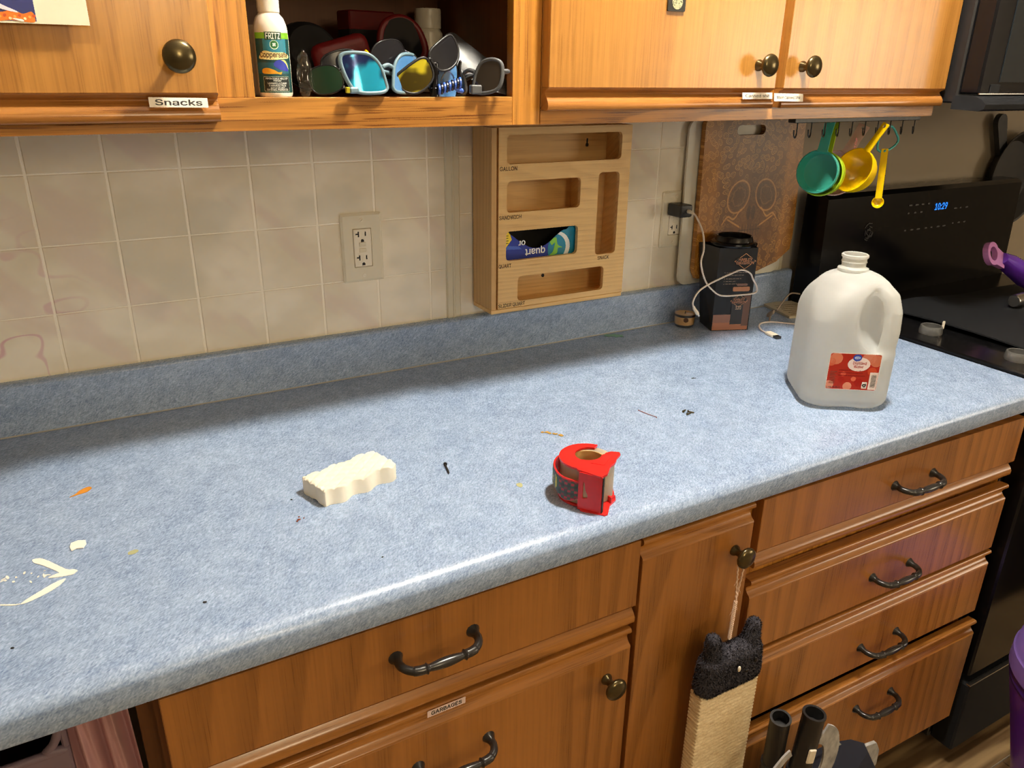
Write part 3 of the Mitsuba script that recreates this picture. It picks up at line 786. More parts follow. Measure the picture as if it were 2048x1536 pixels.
winp = smoothpoly([(0.010, 0.010), (0.010, 0.042), (0.040, 0.044), (0.044, 0.060), (0.050, 0.075), (0.075, 0.078), (0.080, 0.060), (0.081, 0.025), (0.076, 0.009), (0.045, 0.007)], 60)
wall_front_box = prism(sbox(0, 0, BW, BH), 0.0008, WALL, (0, 0.0008, 0))
sides = [rbox(0, 0.0008, 0, BD, 0, BH), rbox(BW - 0.0008, BW, 0, BD, 0, BH), rbox(0, BW, BD - 0.0008, BD, 0, BH), rbox(0, BW, 0, BD, 0, 0.0008), rbox(0.0, BW, 0.0, BD, BH - 0.0008, BH)]
bxv = np.array([[0, 0.0005, 0], [BW, 0.0005, 0], [BW, BD, 0], [0, BD, 0], [0, 0.0005, BH], [BW, 0.0005, BH], [BW, BD, BH], [-0.020, BD, BH]])
inv = bxv * np.array([1, 1, 1.0]) + np.array([[1, 1, 1], [-1, 1, 1], [-1, -1, 1], [1, -1, 1], [1, 1, 1], [-1, 1, 1], [-1, -1, 1], [1, -1, 1]]) * 0.001
put('tumbler_box__carton', bxm(tm(m3.Manifold.hull_points(bxv) - m3.Manifold.hull_points(inv))), 'black_satin', False)
cop = (188, 128, 96)
dim = (120, 92, 78)
FZ = -0.0002
fronts = [(prism(sbox(0.001, 0.0015, 0.081, 0.036), 0.0002, WALL, (0, FZ, 0)), (150, 106, 88)),
          (prism(sbox(0.001, 0.0015, 0.081, 0.018), 0.0002, WALL, (0, FZ - 0.0002, 0)), (176, 116, 86)),
          (prism(sbox(0.040, 0.014, 0.066, 0.075), 0.0002, WALL, (0, FZ - 0.0004, 0)), (44, 42, 42)),
          (prism(sbox(0.066, 0.010, 0.081, 0.080), 0.0002, WALL, (0, FZ - 0.0004, 0)), (104, 74, 60)),
          (prism(rrect(0.038, 0.076, 0.087, 0.097, 0.003), 0.0002, WALL, (0, FZ - 0.0005, 0)), (196, 138, 104)),
          (prism(rrect(0.046, 0.070, 0.099, 0.104, 0.002), 0.0002, WALL, (0, FZ - 0.0005, 0)), (134, 104, 92))]
dia = Polygon([(-0.024, 0), (0, 0.017), (0.024, 0), (0, -0.017)])
outl = dia.difference(dia.buffer(-0.0011))
for cx, cz, s in ((0.058, 0.152, 1.0), (0.055, 0.066, 0.82)):
    fronts.append((prism(affinity.translate(affinity.scale(outl, s, s, origin=(0, 0)), cx, cz), 0.0002, WALL, (0, FZ - 0.0007, 0)), (206, 150, 112)))
    fronts.append((prism(rrect(cx - 0.020 * s, cx + 0.020 * s, cz - 0.0066 * s, cz + 0.0072 * s, 0.001), 0.0002, WALL, (0, FZ - 0.0009, 0)), (30, 28, 28)))
    fronts.append((text('HARLEY', 0.0058 * s, WALL, (cx, FZ - 0.0011, cz + 0.0008), 0.0002, True, 0.030 * s, True), cop))
    fronts.append((text('DAVIDSON', 0.0058 * s, WALL, (cx, FZ - 0.0011, cz - 0.0062 * s), 0.0002, True, 0.038 * s, True), cop))
fronts.append((text('120', 0.0068, WALL, (0.055, FZ - 0.0011, 0.0475), 0.0002, True, 0.0125, True), (206, 178, 158)))
for i, w in enumerate((0.046, 0.040, 0.034, 0.022, 0.026)):
    z = 0.1270 - i * 0.0056 - (0.002 if i > 1 else 0)
    x = 0.020
    while x < 0.020 + w:
        l = rng.uniform(0.003, 0.008)
        fronts.append((prism(sbox(x, z, min(x + l, 0.020 + w), z + 0.0016), 0.0002, WALL, (0, FZ, 0)), (136, 120, 108)))
        x += l + 0.0014
    if i != 1:
        fronts.append((prism(Point(0.0165, z + 0.0008).buffer(0.0010, quad_segs=2), 0.0002, WALL, (0, FZ, 0)), (160, 140, 124)))
printed('tumbler_box__front_print', [(bxm(m), c) for m, c in fronts])
labels['tumbler_box__front_print'] = {'label': 'copper and grey print on the box front'}
SIDE = axes([0, 0, 1], [0, 1, 0], [-1, 0, 0])
printed('tumbler_box__side_print', [(bxm(text('HARLEY-DAVIDSON', 0.0115, axes([0, 0, 1], [0, 1, 0], [-1, 0, 0]), (-0.0001, 0.018, 0.036), 0.0003, True, 0.098)), (150, 72, 50)),
                                    (bxm(text('LIMITED EDITION', 0.0045, SIDE, (-0.0001, 0.012, 0.052), 0.0003, False, 0.06)), (96, 56, 44))])
labels['tumbler_box__side_print'] = {'label': 'red copper lettering running up the box side'}
thing('travel_tumbler', 'black travel tumbler whose glossy lid stands out of the black gift box', 'tumbler')
tc = BR @ np.array([0.043, 0.034, 0]) + BC
put('travel_tumbler__cup', lathe([(0, 0.0015), (0.026, 0.0015), (0.0285, 0.12), (0.0290, 0.1800), (0, 0.1800)], 40, None, (tc[0], tc[1], CT)), 'black_satin', 40)
put('travel_tumbler__lid', lathe([(0, 0.1805), (0.0450, 0.1805), (0.0485, 0.1820), (0.0492, 0.1850), (0.0470, 0.1885), (0.0400, 0.1905), (0.0375, 0.1990), (0.0360, 0.2005), (0.0335, 0.1995), (0.0325, 0.1900), (0, 0.1885)], 48, None, (tc[0], tc[1], CT)), 'black_gloss', 35, 'glossy black lid with a raised rim')

thing('candle', 'small tan candle in a glass cup at the foot of the black box', 'candle')
cc = (1.1545, -0.0520, CT)
put('candle__glass_cup', lathe([(0, 0.0), (0.0195, 0.0), (0.0220, 0.004), (0.0235, 0.037), (0.0225, 0.037), (0.0210, 0.0065), (0, 0.0055)], 36, None, cc), 'cup_glass', 40)
put('candle__wax', lathe([(0, 0.006), (0.0205, 0.006), (0.0220, 0.029), (0.017, 0.0280), (0, 0.0275)], 36, None, cc), 'wax', 40)
put('candle__wick', tube([(cc[0], cc[1], CT + 0.027), (cc[0] + 0.001, cc[1], CT + 0.033)], 0.0008, 6), 'slot_dark', 40)
put('candle__label', bxm(trimesh.creation.icosphere(subdivisions=2, radius=0.005)) if False else moved(prism(Point(0, 0).buffer(0.0052), 0.0005), axes(unit([0.83, -0.55, 0]), [0, 0, 1], unit([-0.55, -0.83, 0])), (cc[0] - 0.0125, cc[1] - 0.0188, CT + 0.019)), 'bamboo_dark', False, 'small brown seal')

thing('notepad', 'thin beige printed pad lying against the wall behind the milk jug', 'notepad')
NR = rot([0, 0, 1], -14)
nt = np.array([1.405, -0.122, CT])
nb = [(moved(rbox(0, 0.115, 0, 0.115, 0.0002, 0.006, 0.0008), NR, nt), (186, 174, 148))]
for i in range(6):
    nb.append((moved(rbox(0.012 + 0.004 * (i % 2), 0.085 + 0.008 * (i % 3), 0.012 + i * 0.014, 0.016 + i * 0.014, 0.0060, 0.0062), NR, nt), (126, 112, 92)))
printed('notepad', nb)

thing('data_cable', 'white cable lying on the counter left of the jug, coming from behind it', 'cable')
z = CT + 0.002
dp = [(1.500, -0.062, z + 0.030), (1.470, -0.060, z + 0.034), (1.418, -0.085, z + 0.026), (1.385, -0.100, z + 0.014)]
put('data_cable__cord', tube(curve(dp, 50), 0.0019, 8), 'cable_grey', 60)
dp2 = [(1.380, -0.103, z + 0.008), (1.350, -0.112, z + 0.005), (1.318, -0.128, z + 0.002), (1.302, -0.136, z), (1.281, -0.158, z), (1.279, -0.174, z)]
put('data_cable__adapter', moved(rbox(-0.006, 0.006, -0.0035, 0.0035, -0.011, 0.011, 0.002), rot([1, 0, 0], 50) @ rot([0, 0, 1], 40), (1.362, -0.105, z + 0.012)), 'cable_grey', 40, 'grey junction block')
dp3 = [(1.400, -0.180, z), (1.370, -0.150, z), (1.345, -0.126, z), (1.318, -0.122, z), (1.296, -0.136, z), (1.279, -0.160, z), (1.277, -0.180, z)]
put('data_cable__cord_001', tube(curve(dp3, 60), 0.0019, 8), 'cable_white', 60)
put('data_cable__cord_002', tube(curve([(1.362, -0.105, z + 0.006), (1.352, -0.113, z + 0.002), (1.342, -0.122, z)], 12), 0.0019, 8), 'cable_grey', 60)
d = unit([-0.15, -0.98, 0])
put('data_cable__plug', moved(rbox(-0.008, 0.008, -0.013, 0.013, 0.0, 0.0065, 0.0015), axes(np.cross(d, [0, 0, 1]), d, [0, 0, 1]), (1.2748, -0.1920, CT + 0.0002)), 'white_plastic', False)
put('data_cable__connector', moved(rbox(-0.006, 0.006, -0.012, 0.0, 0.001, 0.0055), axes(np.cross(-d, [0, 0, 1]), -d, [0, 0, 1]), (1.2728, -0.2045, CT)), 'brushed_black', False, 'dark metal plug tip')

# ------------------------------------------------------------------ water jug
thing('water_jug', 'empty translucent gallon jug with a red distilled water label on the counter', 'jug')
JA = -35.0
JR = rot([0, 0, 1], JA)
JC = np.array([1.1230, -0.4780, CT])
HW = 0.0715


def jug_half(z):
    if z < 0.020:
        return HW - 0.018 + 0.018 * math.sqrt(max(0.0, 1 - (1 - z / 0.020) ** 2))
    if z < 0.145:
        return HW
    t = min(1.0, (z - 0.145) / 0.074)
    return 0.022 + (HW - 0.022) * math.sqrt(max(0.0, 1 - t ** 2.3))


def smax(a, b, k):
    h = max(k - abs(a - b), 0.0) / k
    return max(a, b) + h * h * k * 0.25


HP_ = [(0.016, 0.208), (0.046, 0.203), (0.066, 0.188), (0.0745, 0.165), (0.0765, 0.135), (0.0740, 0.100)]
HANDLE = list(zip(HP_, HP_[1:]))


def jug_sdf(x, y, z):
    if z < 0 or z > 0.2185:
        dz = max(-z, z - 0.2185)
    else:
        dz = -0.05
    zc = min(max(z, 0.0), 0.2185)
    h = jug_half(zc)
    r = min(0.034, h * 0.999)
    if zc > 0.15:
        r = min(h * 0.999, 0.034 + (zc - 0.15) * 0.5)
    qx, qy = abs(x) - (h - r), abs(y) - (h - r)
    d = math.hypot(max(qx, 0), max(qy, 0)) + min(max(qx, qy), 0) - r
    d = max(d * 0.75, dz)
    # foot: arches between the corners
    if z < 0.03:
        a = min(abs(x), abs(y))
        d = max(d, (0.0055 - 0.0055 * min(1.0, (a / 0.03) ** 2) - z) if max(abs(x), abs(y)) > 0.03 else 0.003 - z)
    # the front right corner is scooped away and the hollow handle runs across the scoop
    if z > 0.07 and x > -0.06 and y < 0.06:
        u, w = (x - y) * 0.70711, (x + y) * 0.70711
        e = (math.sqrt(((u - 0.078) / 0.046) ** 2 + (w / 0.066) ** 2 + ((z - 0.157) / 0.062) ** 2) - 1) * 0.046
        d = smax(d, -e, 0.010)
        hd = 1e9
        for a, b in HANDLE:
            t = min(1.0, max(0.0, ((u - a[0]) * (b[0] - a[0]) + (z - a[1]) * (b[1] - a[1])) / ((b[0] - a[0]) ** 2 + (b[1] - a[1]) ** 2)))
            cu, cz = a[0] + t * (b[0] - a[0]), a[1] + t * (b[1] - a[1])
            hd = min(hd, math.sqrt((u - cu) ** 2 + (w * 0.82) ** 2 + (z - cz) ** 2) - 0.0125)
        d = -smax(-d, -hd, 0.010)
    return d


jm = m3.Manifold.level_set(lambda x, y, z: -jug_sdf(x, y, z), [-0.080, -0.080, -0.004, 0.080, 0.080, 0.223], 0.0040, 0.0)
jt = tm(jm)
jt.merge_vertices()
trimesh.smoothing.filter_taubin(jt, iterations=8)
ribs = []
put('water_jug__body', moved(jt, JR, JC), 'milky_plastic', True)
neck = [(0.0225, 0.2150), (0.0215, 0.2200), (0.0240, 0.2215), (0.0240, 0.2245), (0.0205, 0.2260), (0.0185, 0.2280), (0.0188, 0.2340), (0.0200, 0.2350), (0.0188, 0.2370), (0.0188, 0.2410), (0.0208, 0.2425), (0.0208, 0.2462), (0.0190, 0.2475), (0.0178, 0.2470), (0.0175, 0.2300), (0.0185, 0.2190)]
put('water_jug__spout', lathe(neck, 40, JR, JC + JR @ np.array([-0.004, 0.002, 0])), 'milky_plastic', 40, 'open white threaded spout')
lx0, lx1, lz0, lz1 = -0.0385, 0.0405, 0.0395, 0.1008
lw = []
JY = -HW - 0.0003


def jl(poly, c, k):
    lw.append((moved(prism(poly, 0.0001, WALL, (0, JY - 0.00012 * k, 0)), JR, JC), c))


full = rrect(lx0, lx1, lz0, lz1, 0.003)
jl(rrect(lx0 - 0.0007, lx1 + 0.0007, lz0 - 0.0007, lz1 + 0.0007, 0.0035), (238, 222, 212), 0)
jl(full, (156, 34, 24), 1)
for (x, zz, r, c) in [(-0.029, 0.092, 0.010, (196, 112, 84)), (-0.036, 0.086, 0.007, (186, 84, 58)), (0.022, 0.094, 0.011, (198, 120, 96)), (0.034, 0.090, 0.010, (190, 104, 76)), (-0.005, 0.045, 0.007, (206, 130, 104)), (0.003, 0.058, 0.004, (206, 96, 70)), (-0.014, 0.066, 0.004, (198, 84, 62)), (-0.034, 0.047, 0.007, (198, 128, 104)), (-0.016, 0.056, 0.005, (152, 24, 18)), (0.012, 0.052, 0.007, (150, 20, 16)), (0.030, 0.072, 0.007, (186, 66, 40))]:
    jl(Point(x, zz).buffer(r).intersection(full), c, 2)
jl(affinity.scale(Point(0.0075, 0.0835).buffer(1, quad_segs=16), 0.0175, 0.0120), (226, 208, 204), 3)
jl(affinity.scale(Point(0.0035, 0.0945).buffer(1, quad_segs=12), 0.0068, 0.0060), (42, 62, 150), 4)
jl(affinity.scale(Point(0.0035, 0.0945).buffer(1, quad_segs=12), 0.0045, 0.0028), (190, 204, 232), 5)


def jtext(s, h, x, zz, w, c, k, bold=True, center=True):
    lw.append((moved(text(s, h, WALL, (x, JY - 0.00012 * k, zz), 0.0001, bold, w, center), JR, JC), c))


jtext('Great', 0.0022, 0.0035, 0.0948, 0.0065, (40, 56, 140), 6)
jtext('Value', 0.0022, 0.0035, 0.0922, 0.0065, (40, 56, 140), 6)
jtext('Distilled', 0.0046, 0.0085, 0.0832, 0.0210, (140, 22, 22), 4)
jtext('Water', 0.0046, 0.0075, 0.0772, 0.0155, (140, 22, 22), 4)
jtext('1 GAL (3.78 L)', 0.0026, -0.0370, 0.0412, 0.0205, (30, 14, 12), 3, True, False)
for i in range(8):
    jl(rrect(-0.035, -0.026 + 0.002 * math.sin(i * 3), 0.0490 + i * 0.0028, 0.0502 + i * 0.0028, 0.0003), (110, 50, 40), 3)
for i in range(3):
    jl(rrect(-0.022, 0.020 - 0.004 * i, 0.0630 + i * 0.0045, 0.0642 + i * 0.0045, 0.0003), (120, 14, 12), 3)
jl(rrect(0.0275, 0.0400, 0.0405, 0.0705, 0.0004), (224, 208, 200), 3)
for i in range(22):
    za = 0.0445 + i * 0.0010
    jl(sbox(0.0305, za, 0.0385 - (0.001 if i % 5 == 0 else 0), za + [0.0004, 0.0007, 0.0005, 0.0008][i % 4]), (60, 60, 58), 4)
jl(rrect(0.0175, 0.0255, 0.0420, 0.0535, 0.0005), (214, 204, 198), 3)
for k in range(3):
    a = k * 120 + 90
    tri = affinity.rotate(Polygon([(-0.0022, 0.0008), (0.0012, 0.0008), (0.0012, 0.0000), (0.0030, 0.0018), (0.0012, 0.0036), (0.0012, 0.0026), (-0.0022, 0.0026)]), k * 120, origin=(0, 0))
    jl(affinity.translate(tri, 0.0215, 0.0475), (26, 26, 26), 4)
printed('water_jug__label', lw, 'print_gloss')
labels['water_jug__label'] = {'label': 'red paper label reading Distilled Water'}

# ------------------------------------------------------------------ sponge
thing('sponge', 'white wavy-edged cleaning sponge lying on the middle of the counter', 'sponge')


def sponge_mesh():
    Lx, Wy, H = 0.113, 0.059, 0.0245
    nu, nv = 96, 48
    u, v = np.meshgrid(np.linspace(0, 1, nu), np.linspace(-1, 1, nv), indexing='ij')
    half = Wy / 2 - 0.0018 + 0.0012 * np.cos(u * 2 * math.pi * 3.0 + 2.6)
    endr = np.clip(np.minimum(u, 1 - u) / 0.03, 0, 1)
    half = half - 0.003 * (1 - np.sqrt(1 - (1 - endr) ** 2))
    bend = 0.0024 * np.sin(u * 2 * math.pi * 3.0 + 0.2)
    X = (u - 0.5) * Lx + 0.0004 * np.sin(v * 9) * (2 * u - 1)
    Y = v * half + bend
    edge = np.minimum(np.minimum(u, 1 - u) * Lx, (1 - np.abs(v)) * Wy / 2)
    top = H - 0.0020 * np.clip(1 - edge / 0.003, 0, 1) ** 2
    q = 0.0145
    for s in (1, -1):
        ph = (X * 0.62 + s * Y) / q
        top = top - 0.0022 * np.exp(-((ph - np.round(ph)) * q / 0.0019) ** 2)
    bot = 0.0003 + 0.0034 * np.exp(-((X + 0.050) / 0.012) ** 2 - ((Y + 0.004) / 0.010) ** 2)
    n = nu * nv
    V = np.vstack([np.stack([X, Y, top], -1).reshape(-1, 3), np.stack([X, Y, bot], -1).reshape(-1, 3)])
    F = []
    for i in range(nu - 1):
        for j in range(nv - 1):
            a, b, c, d_ = i * nv + j, (i + 1) * nv + j, (i + 1) * nv + j + 1, i * nv + j + 1
            F += [[a, b, c], [a, c, d_], [n + a, n + c, n + b], [n + a, n + d_, n + c]]
    rim = [(i, 0) for i in range(nu)] + [(nu - 1, j) for j in range(1, nv)] + [(i, nv - 1) for i in range(nu - 2, -1, -1)] + [(0, j) for j in range(nv - 2, 0, -1)]
    idx = [i * nv + j for i, j in rim]
    for a, b in zip(idx, idx[1:] + idx[:1]):
        F += [[a, n + a, n + b], [a, n + b, b]]
    m = trimesh.Trimesh(V, F, process=False)
    if m.volume < 0:
        m.invert()
    return m


put('sponge', moved(sponge_mesh(), rot([0, 0, 1], 16.2), (0.2842, -0.3940, CT)), 'sponge', 40, None)
labels['sponge'] = {'label': 'white wavy-edged cleaning sponge lying on the middle of the counter', 'category': 'sponge'}

# ------------------------------------------------------------------ tape dispenser (standing on its side)
thing('tape_dispenser', 'red packing tape dispenser standing on its side near the counter edge', 'tape dispenser')
tcx, tcy = 0.5490, -0.5590
P2 = lambda pts: Polygon(pts)
ring = Point(tcx, tcy).buffer(0.0370, quad_segs=24)
hole = Point(tcx + 0.006, tcy + 0.003).buffer(0.0200, quad_segs=20)
nose = P2([(0.5190, -0.5830), (0.5330, -0.6110), (0.5430, -0.6085), (0.5560, -0.5960), (0.5700, -0.5850), (0.5890, -0.5730), (0.5905, -0.5690), (0.5850, -0.5650), (0.5650, -0.5660), (0.5450, -0.5700), (0.5300, -0.5600)]).buffer(0.0015)
gap = P2([(tcx + 0.012, tcy - 0.002), (tcx + 0.050, tcy - 0.004), (tcx + 0.050, tcy + 0.034), (tcx + 0.022, tcy + 0.016)])
topp = ring.difference(hole).difference(gap).union(nose).difference(hole.intersection(Point(tcx + 0.004, tcy + 0.006).buffer(0.018)))
put('tape_dispenser__side_plate', prism(topp, 0.0028, None, (0, 0, CT + 0.0525)), 'red_plastic', 30)
tri = P2([(0.5410, -0.5765), (0.5650, -0.5730), (0.5745, -0.5745), (0.5560, -0.5880), (0.5520, -0.5890)])
put('tape_dispenser__raised_triangle', prism(tri, 0.0006, None, (0, 0, CT + 0.0552)), 'red_plastic', 30)
bot = P2([(0.5190, -0.5930), (0.5370, -0.6180), (0.5410, -0.6175), (0.5560, -0.6010), (0.5720, -0.5920), (0.5730, -0.5860), (0.5560, -0.5780), (0.5300, -0.5650)]).buffer(0.0012)
put('tape_dispenser__side_plate_001', prism(bot.union(ring.difference(hole)), 0.0026, None, (0, 0, CT + 0.0004)), 'red_plastic', 30)
tooth = [rbox(0.5600, 0.5625, -0.5990 + 0.004 * i, -0.5965 + 0.004 * i, CT + 0.003, CT + 0.011) for i in range(3)]
put('tape_dispenser__side_plate_001__rib', cat(tooth + [rbox(0.5640, 0.5730, -0.5915, -0.5895, CT + 0.003, CT + 0.007)]), 'red_plastic', False)
# front block: a tall red plate with a dark blade edge on its right
f0, f1 = np.array([0.5180, -0.5865]), np.array([0.5355, -0.6125])
fd = unit(np.append(f1 - f0, 0))
fn_ = np.array([fd[1], -fd[0], 0])
FL = float(np.linalg.norm(f1 - f0))
FA = axes(fd, [0, 0, 1], np.cross(fd, [0, 0, 1]))
ftr = (f0[0], f0[1], CT)
plate = rrect(0, FL, 0.0015, 0.0540, 0.001).difference(P2([(0.006, 0.018), (0.0125, 0.020), (0.0130, 0.024), (0.0095, 0.031), (0.0085, 0.040), (0.0060, 0.042)]))
put('tape_dispenser__front_plate', prism(plate, 0.0020, FA, ftr), 'red_plastic', 30)
put('tape_dispenser__tape_end', moved(rbox(0.005, 0.014, 0.019, 0.041, -0.0012, -0.0004), FA, ftr), 'tape_film', False, 'loose torn end of clear tape')
put('tape_dispenser__blade', moved(rbox(FL - 0.0012, FL + 0.0010, 0.003, 0.0525, -0.004, 0.0012), FA, ftr), 'slot_dark', False, 'dark cutting blade strip')
put('tape_dispenser__tape_roll', prism(Point(tcx, tcy).buffer(0.0350, quad_segs=24).difference(Point(tcx, tcy).buffer(0.0245, quad_segs=24)), 0.0475, None, (0, 0, CT + 0.0040)), 'tape_film', 40, 'roll of clear tape')
put('tape_dispenser__core', prism(Point(tcx, tcy).buffer(0.0242, quad_segs=24).difference(Point(tcx, tcy).buffer(0.0228, quad_segs=24)), 0.0475, None, (0, 0, CT + 0.0040)), 'wax', 40, 'tan cardboard core')
band = curve([(0.5440, -0.5200), (0.5250, -0.5230), (0.5110, -0.5370), (0.5045, -0.5560), (0.5055, -0.5690), (0.5110, -0.5790), (0.5180, -0.5865)], 40)
line = LineString(band)
bm = []


def band_strip(s0, s1, z0f, z1f, off, c, th=0.0009, n=28):
    ss = np.linspace(s0, s1, n)
    pts = np.array([line.interpolate(s, normalized=True).coords[0] for s in ss])
    tan = np.gradient(pts, axis=0)
    nrm = np.stack([tan[:, 1], -tan[:, 0]], -1) / np.linalg.norm(tan, axis=1, keepdims=True)
    o = pts + nrm * off
    i_ = pts + nrm * (off - th)
    z0 = np.array([z0f(s) for s in ss])
    z1 = np.array([z1f(s) for s in ss])
    V = np.vstack([np.c_[o, z0], np.c_[o, z1], np.c_[i_, z0], np.c_[i_, z1]])
    F = []
    for k in range(n - 1):
        a, b, c1, d1 = k, n + k, 2 * n + k, 3 * n + k
        F += [[a, b, b + 1], [a, b + 1, a + 1], [c1, d1 + 1, d1], [c1, c1 + 1, d1 + 1], [b, d1, d1 + 1], [b, d1 + 1, b + 1], [a, a + 1, c1 + 1], [a, c1 + 1, c1]]
    F += [[0, n, 3 * n], [0, 3 * n, 2 * n], [n - 1, 3 * n - 1, 4 * n - 1], [n - 1, 4 * n - 1, 2 * n - 1]]
    m = trimesh.Trimesh(V, F, process=False)
    if m.volume < 0:
        m.invert()
    return (m, c)


ZT = CT + 0.0455


def zlo(s):
    return CT + 0.0200 - 0.011 * math.sin(max(0, s - 0.62) / 0.38 * math.pi) * 0.6 - 0.004 * s


put('tape_dispenser__handle_band', band_strip(0, 1, lambda s: zlo(s) - 0.001, lambda s: ZT - 0.006 * s, 0.0, None, 0.0022)[0], 'red_plastic', 40, 'red loop handle')
bprint = [band_strip(0.25, 0.995, zlo, lambda s: ZT - 0.0022 - 0.006 * s, 0.0003, (38, 62, 46), 0.0002)]
bprint.append(band_strip(0.25, 0.46, zlo, lambda s: ZT - 0.0022 - 0.006 * s, 0.0005, (84, 132, 96), 0.0002))
for s0, c, z0, z1 in [(0.47, (206, 196, 160), 0.006, 0.015), (0.52, (214, 206, 176), 0.002, 0.014), (0.60, (218, 206, 90), 0.001, 0.019), (0.63, (196, 186, 84), 0.003, 0.017), (0.30, (200, 220, 200), 0.004, 0.016), (0.36, (200, 220, 200), 0.002, 0.018)]:
    bprint.append(band_strip(s0, s0 + 0.018, lambda s: CT + 0.022 + z0 - 0.004, lambda s: CT + 0.022 + z1 - 0.003, 0.0007, c, 0.0002, 4))
for i in range(6):
    for j in range(8):
        if (i + j) % 2 == 0:
            bprint.append(band_strip(0.70 + i * 0.048, 0.70 + (i + 1) * 0.048, lambda s: max(CT + 0.0115 + j * 0.0034, zlo(s)), lambda s: max(min(CT + 0.0149 + j * 0.0034, ZT - 0.0022 - 0.006 * s), zlo(s)), 0.0005, [(150, 30, 44), (112, 26, 38), (40, 30, 30)][(i * 3 + j) % 3], 0.0002, 4))
printed('tape_dispenser__label_band', bprint)
labels['tape_dispenser__label_band'] = {'label': 'green and plaid printed label around the handle'}

# ------------------------------------------------------------------ in the open cubby
FL0 = 1.3968
mat('mirror_blue', proc(lambda p, n, uv: mix(srgb(6, 30, 84), srgb(28, 166, 206), smoothstep(0.32, 0.62, fbm(p.x * 70 + 5, p.z * 45, 1, 2)))), 0.08, metal=0.6, spec=0.9)  # cyan and navy patches paint a reflection into the lens colour
mat('pale_blue', srgb(70, 116, 164), 0.2, spec=0.8)
mat('mirror_gold', proc(lambda p, n, uv: mix(srgb(72, 60, 16), srgb(206, 190, 44), smoothstep(0.4, 0.66, fbm(p.x * 50 + 3, p.z * 70, 1, 2)))), 0.08, metal=0.4, spec=0.9)
mat('smoke_lens', [0.007, 0.007, 0.009], 0.14, spec=0.3)
mat('green_lens', [0.006, 0.028, 0.014], 0.08, spec=0.8)
mat('brown_lens', [0.022, 0.016, 0.012], 0.10, spec=0.6)
mat('teal_grey', srgb(108, 134, 146), 0.35)
mat('grey_frame', srgb(72, 74, 76), 0.45)
mat('visor', [0.02, 0.02, 0.021], 0.33, spec=0.9)
mat('red_dark', srgb(88, 14, 16), 0.4, spec=0.3)

thing('medicine_bottle', 'white plastic bottle with a green fish treatment label in the open cubby', 'bottle')
BXc, BYc = 0.2615, -0.278
put('medicine_bottle__body', lathe([(0, FL0), (0.0185, FL0), (0.0198, FL0 + 0.003), (0.0198, 1.4660), (0.0190, 1.4740), (0.0160, 1.4825), (0.0125, 1.4865), (0.0118, 1.4880), (0.0118, 1.50), (0, 1.50)], 48, None, (BXc, BYc, 0)), 'white_plastic', 40)
put('medicine_bottle__cap', lathe([(0, 1.4885), (0.0126, 1.4885), (0.0128, 1.5120), (0.0120, 1.5180), (0.0100, 1.5215), (0, 1.5215)], 40, None, (BXc, BYc, 0)), 'white_plastic', 40)
BR0 = 0.01995


def wrapped(mesh, k, up=1.4):
    """Bends a flat piece (local x along the girth, y up) round the bottle."""
    m = mesh.copy()
    if m.extents[0] > 0.004:
        v, f = trimesh.remesh.subdivide_to_size(m.vertices, m.faces, 0.003)
        m = trimesh.Trimesh(v, f, process=False)
    v = np.asarray(m.vertices)
    ang = v[:, 0] / BR0 + math.radians(-90 - 8)
    r = BR0 + 0.00008 * k + v[:, 2]
    m.vertices = np.stack([BXc + r * np.cos(ang), BYc + r * np.sin(ang), v[:, 1]], -1)
    return m


bl = []


def bl_(poly, c, k):
    bl.append((wrapped(prism(poly, 0.00006), k), c))


def bt_(s, h, x, z, w, c, k, bold=True):
    bl.append((wrapped(text(s, h, None, (x, z, 0), 0.00006, bold, w, True), k), c))


lo, hi, ha = 1.4015, 1.4665, 0.0235
bl_(sbox(-ha, lo, ha, hi), (20, 62, 62), 1)
bl_(sbox(-ha, 1.4600, ha, hi), (116, 176, 40), 2)
bl_(sbox(-0.012, 1.4405, 0.016, 1.4600), (44, 120, 138), 2)
bl_(sbox(-ha, 1.4225, 0.018, 1.4345), (28, 84, 100), 2)
bl_(Polygon([(-0.0090, 1.4585), (0.0100, 1.4590), (0.0100, 1.4672), (-0.0090, 1.4672)]), (30, 60, 36), 3)
bt_('FRITZ', 0.0064, 0.0005, 1.4598, 0.0165, (240, 240, 232), 4)
bl_(Point(0.001, 1.4535).buffer(0.0050), (196, 214, 190), 3)
bl_(Point(0.001, 1.4537).buffer(0.0042), (34, 100, 52), 4)
for a in range(4):
    bl_(affinity.rotate(sbox(-0.0005, 1.4529, 0.0007, 1.4545), a * 90 + 45, origin=(0.001, 1.4537)).union(Point(0.001 + 0.0015 * math.cos(a * 1.571 + 0.78), 1.4537 + 0.0015 * math.sin(a * 1.571 + 0.78)).buffer(0.0008)), (236, 240, 232), 5)
bl_(smoothpoly([(-0.0190, 1.4395), (-0.012, 1.4470), (0.0, 1.4455), (0.012, 1.4455), (0.0190, 1.4425), (0.0185, 1.4395), (0.012, 1.4385), (0.0, 1.4375), (-0.012, 1.4378)]), (226, 214, 150), 3)
bt_('Coppersafe', 0.0055, 0.0, 1.4402, 0.034, (84, 48, 24), 4)
bl_(smoothpoly([(-0.016, 1.4245), (-0.0145, 1.4275), (-0.009, 1.4287), (-0.002, 1.4268), (0.0035, 1.4240), (0.0075, 1.4245), (0.0060, 1.4215), (0.0025, 1.4222), (-0.006, 1.4220), (-0.014, 1.4225)]), (226, 158, 36), 4)
bl_(smoothpoly([(-0.0015, 1.4325), (0.002, 1.4365), (0.0085, 1.4368), (0.0140, 1.4320), (0.0165, 1.4270), (0.0150, 1.4250), (0.008, 1.4262), (0.002, 1.4285)]), (44, 54, 150), 5)
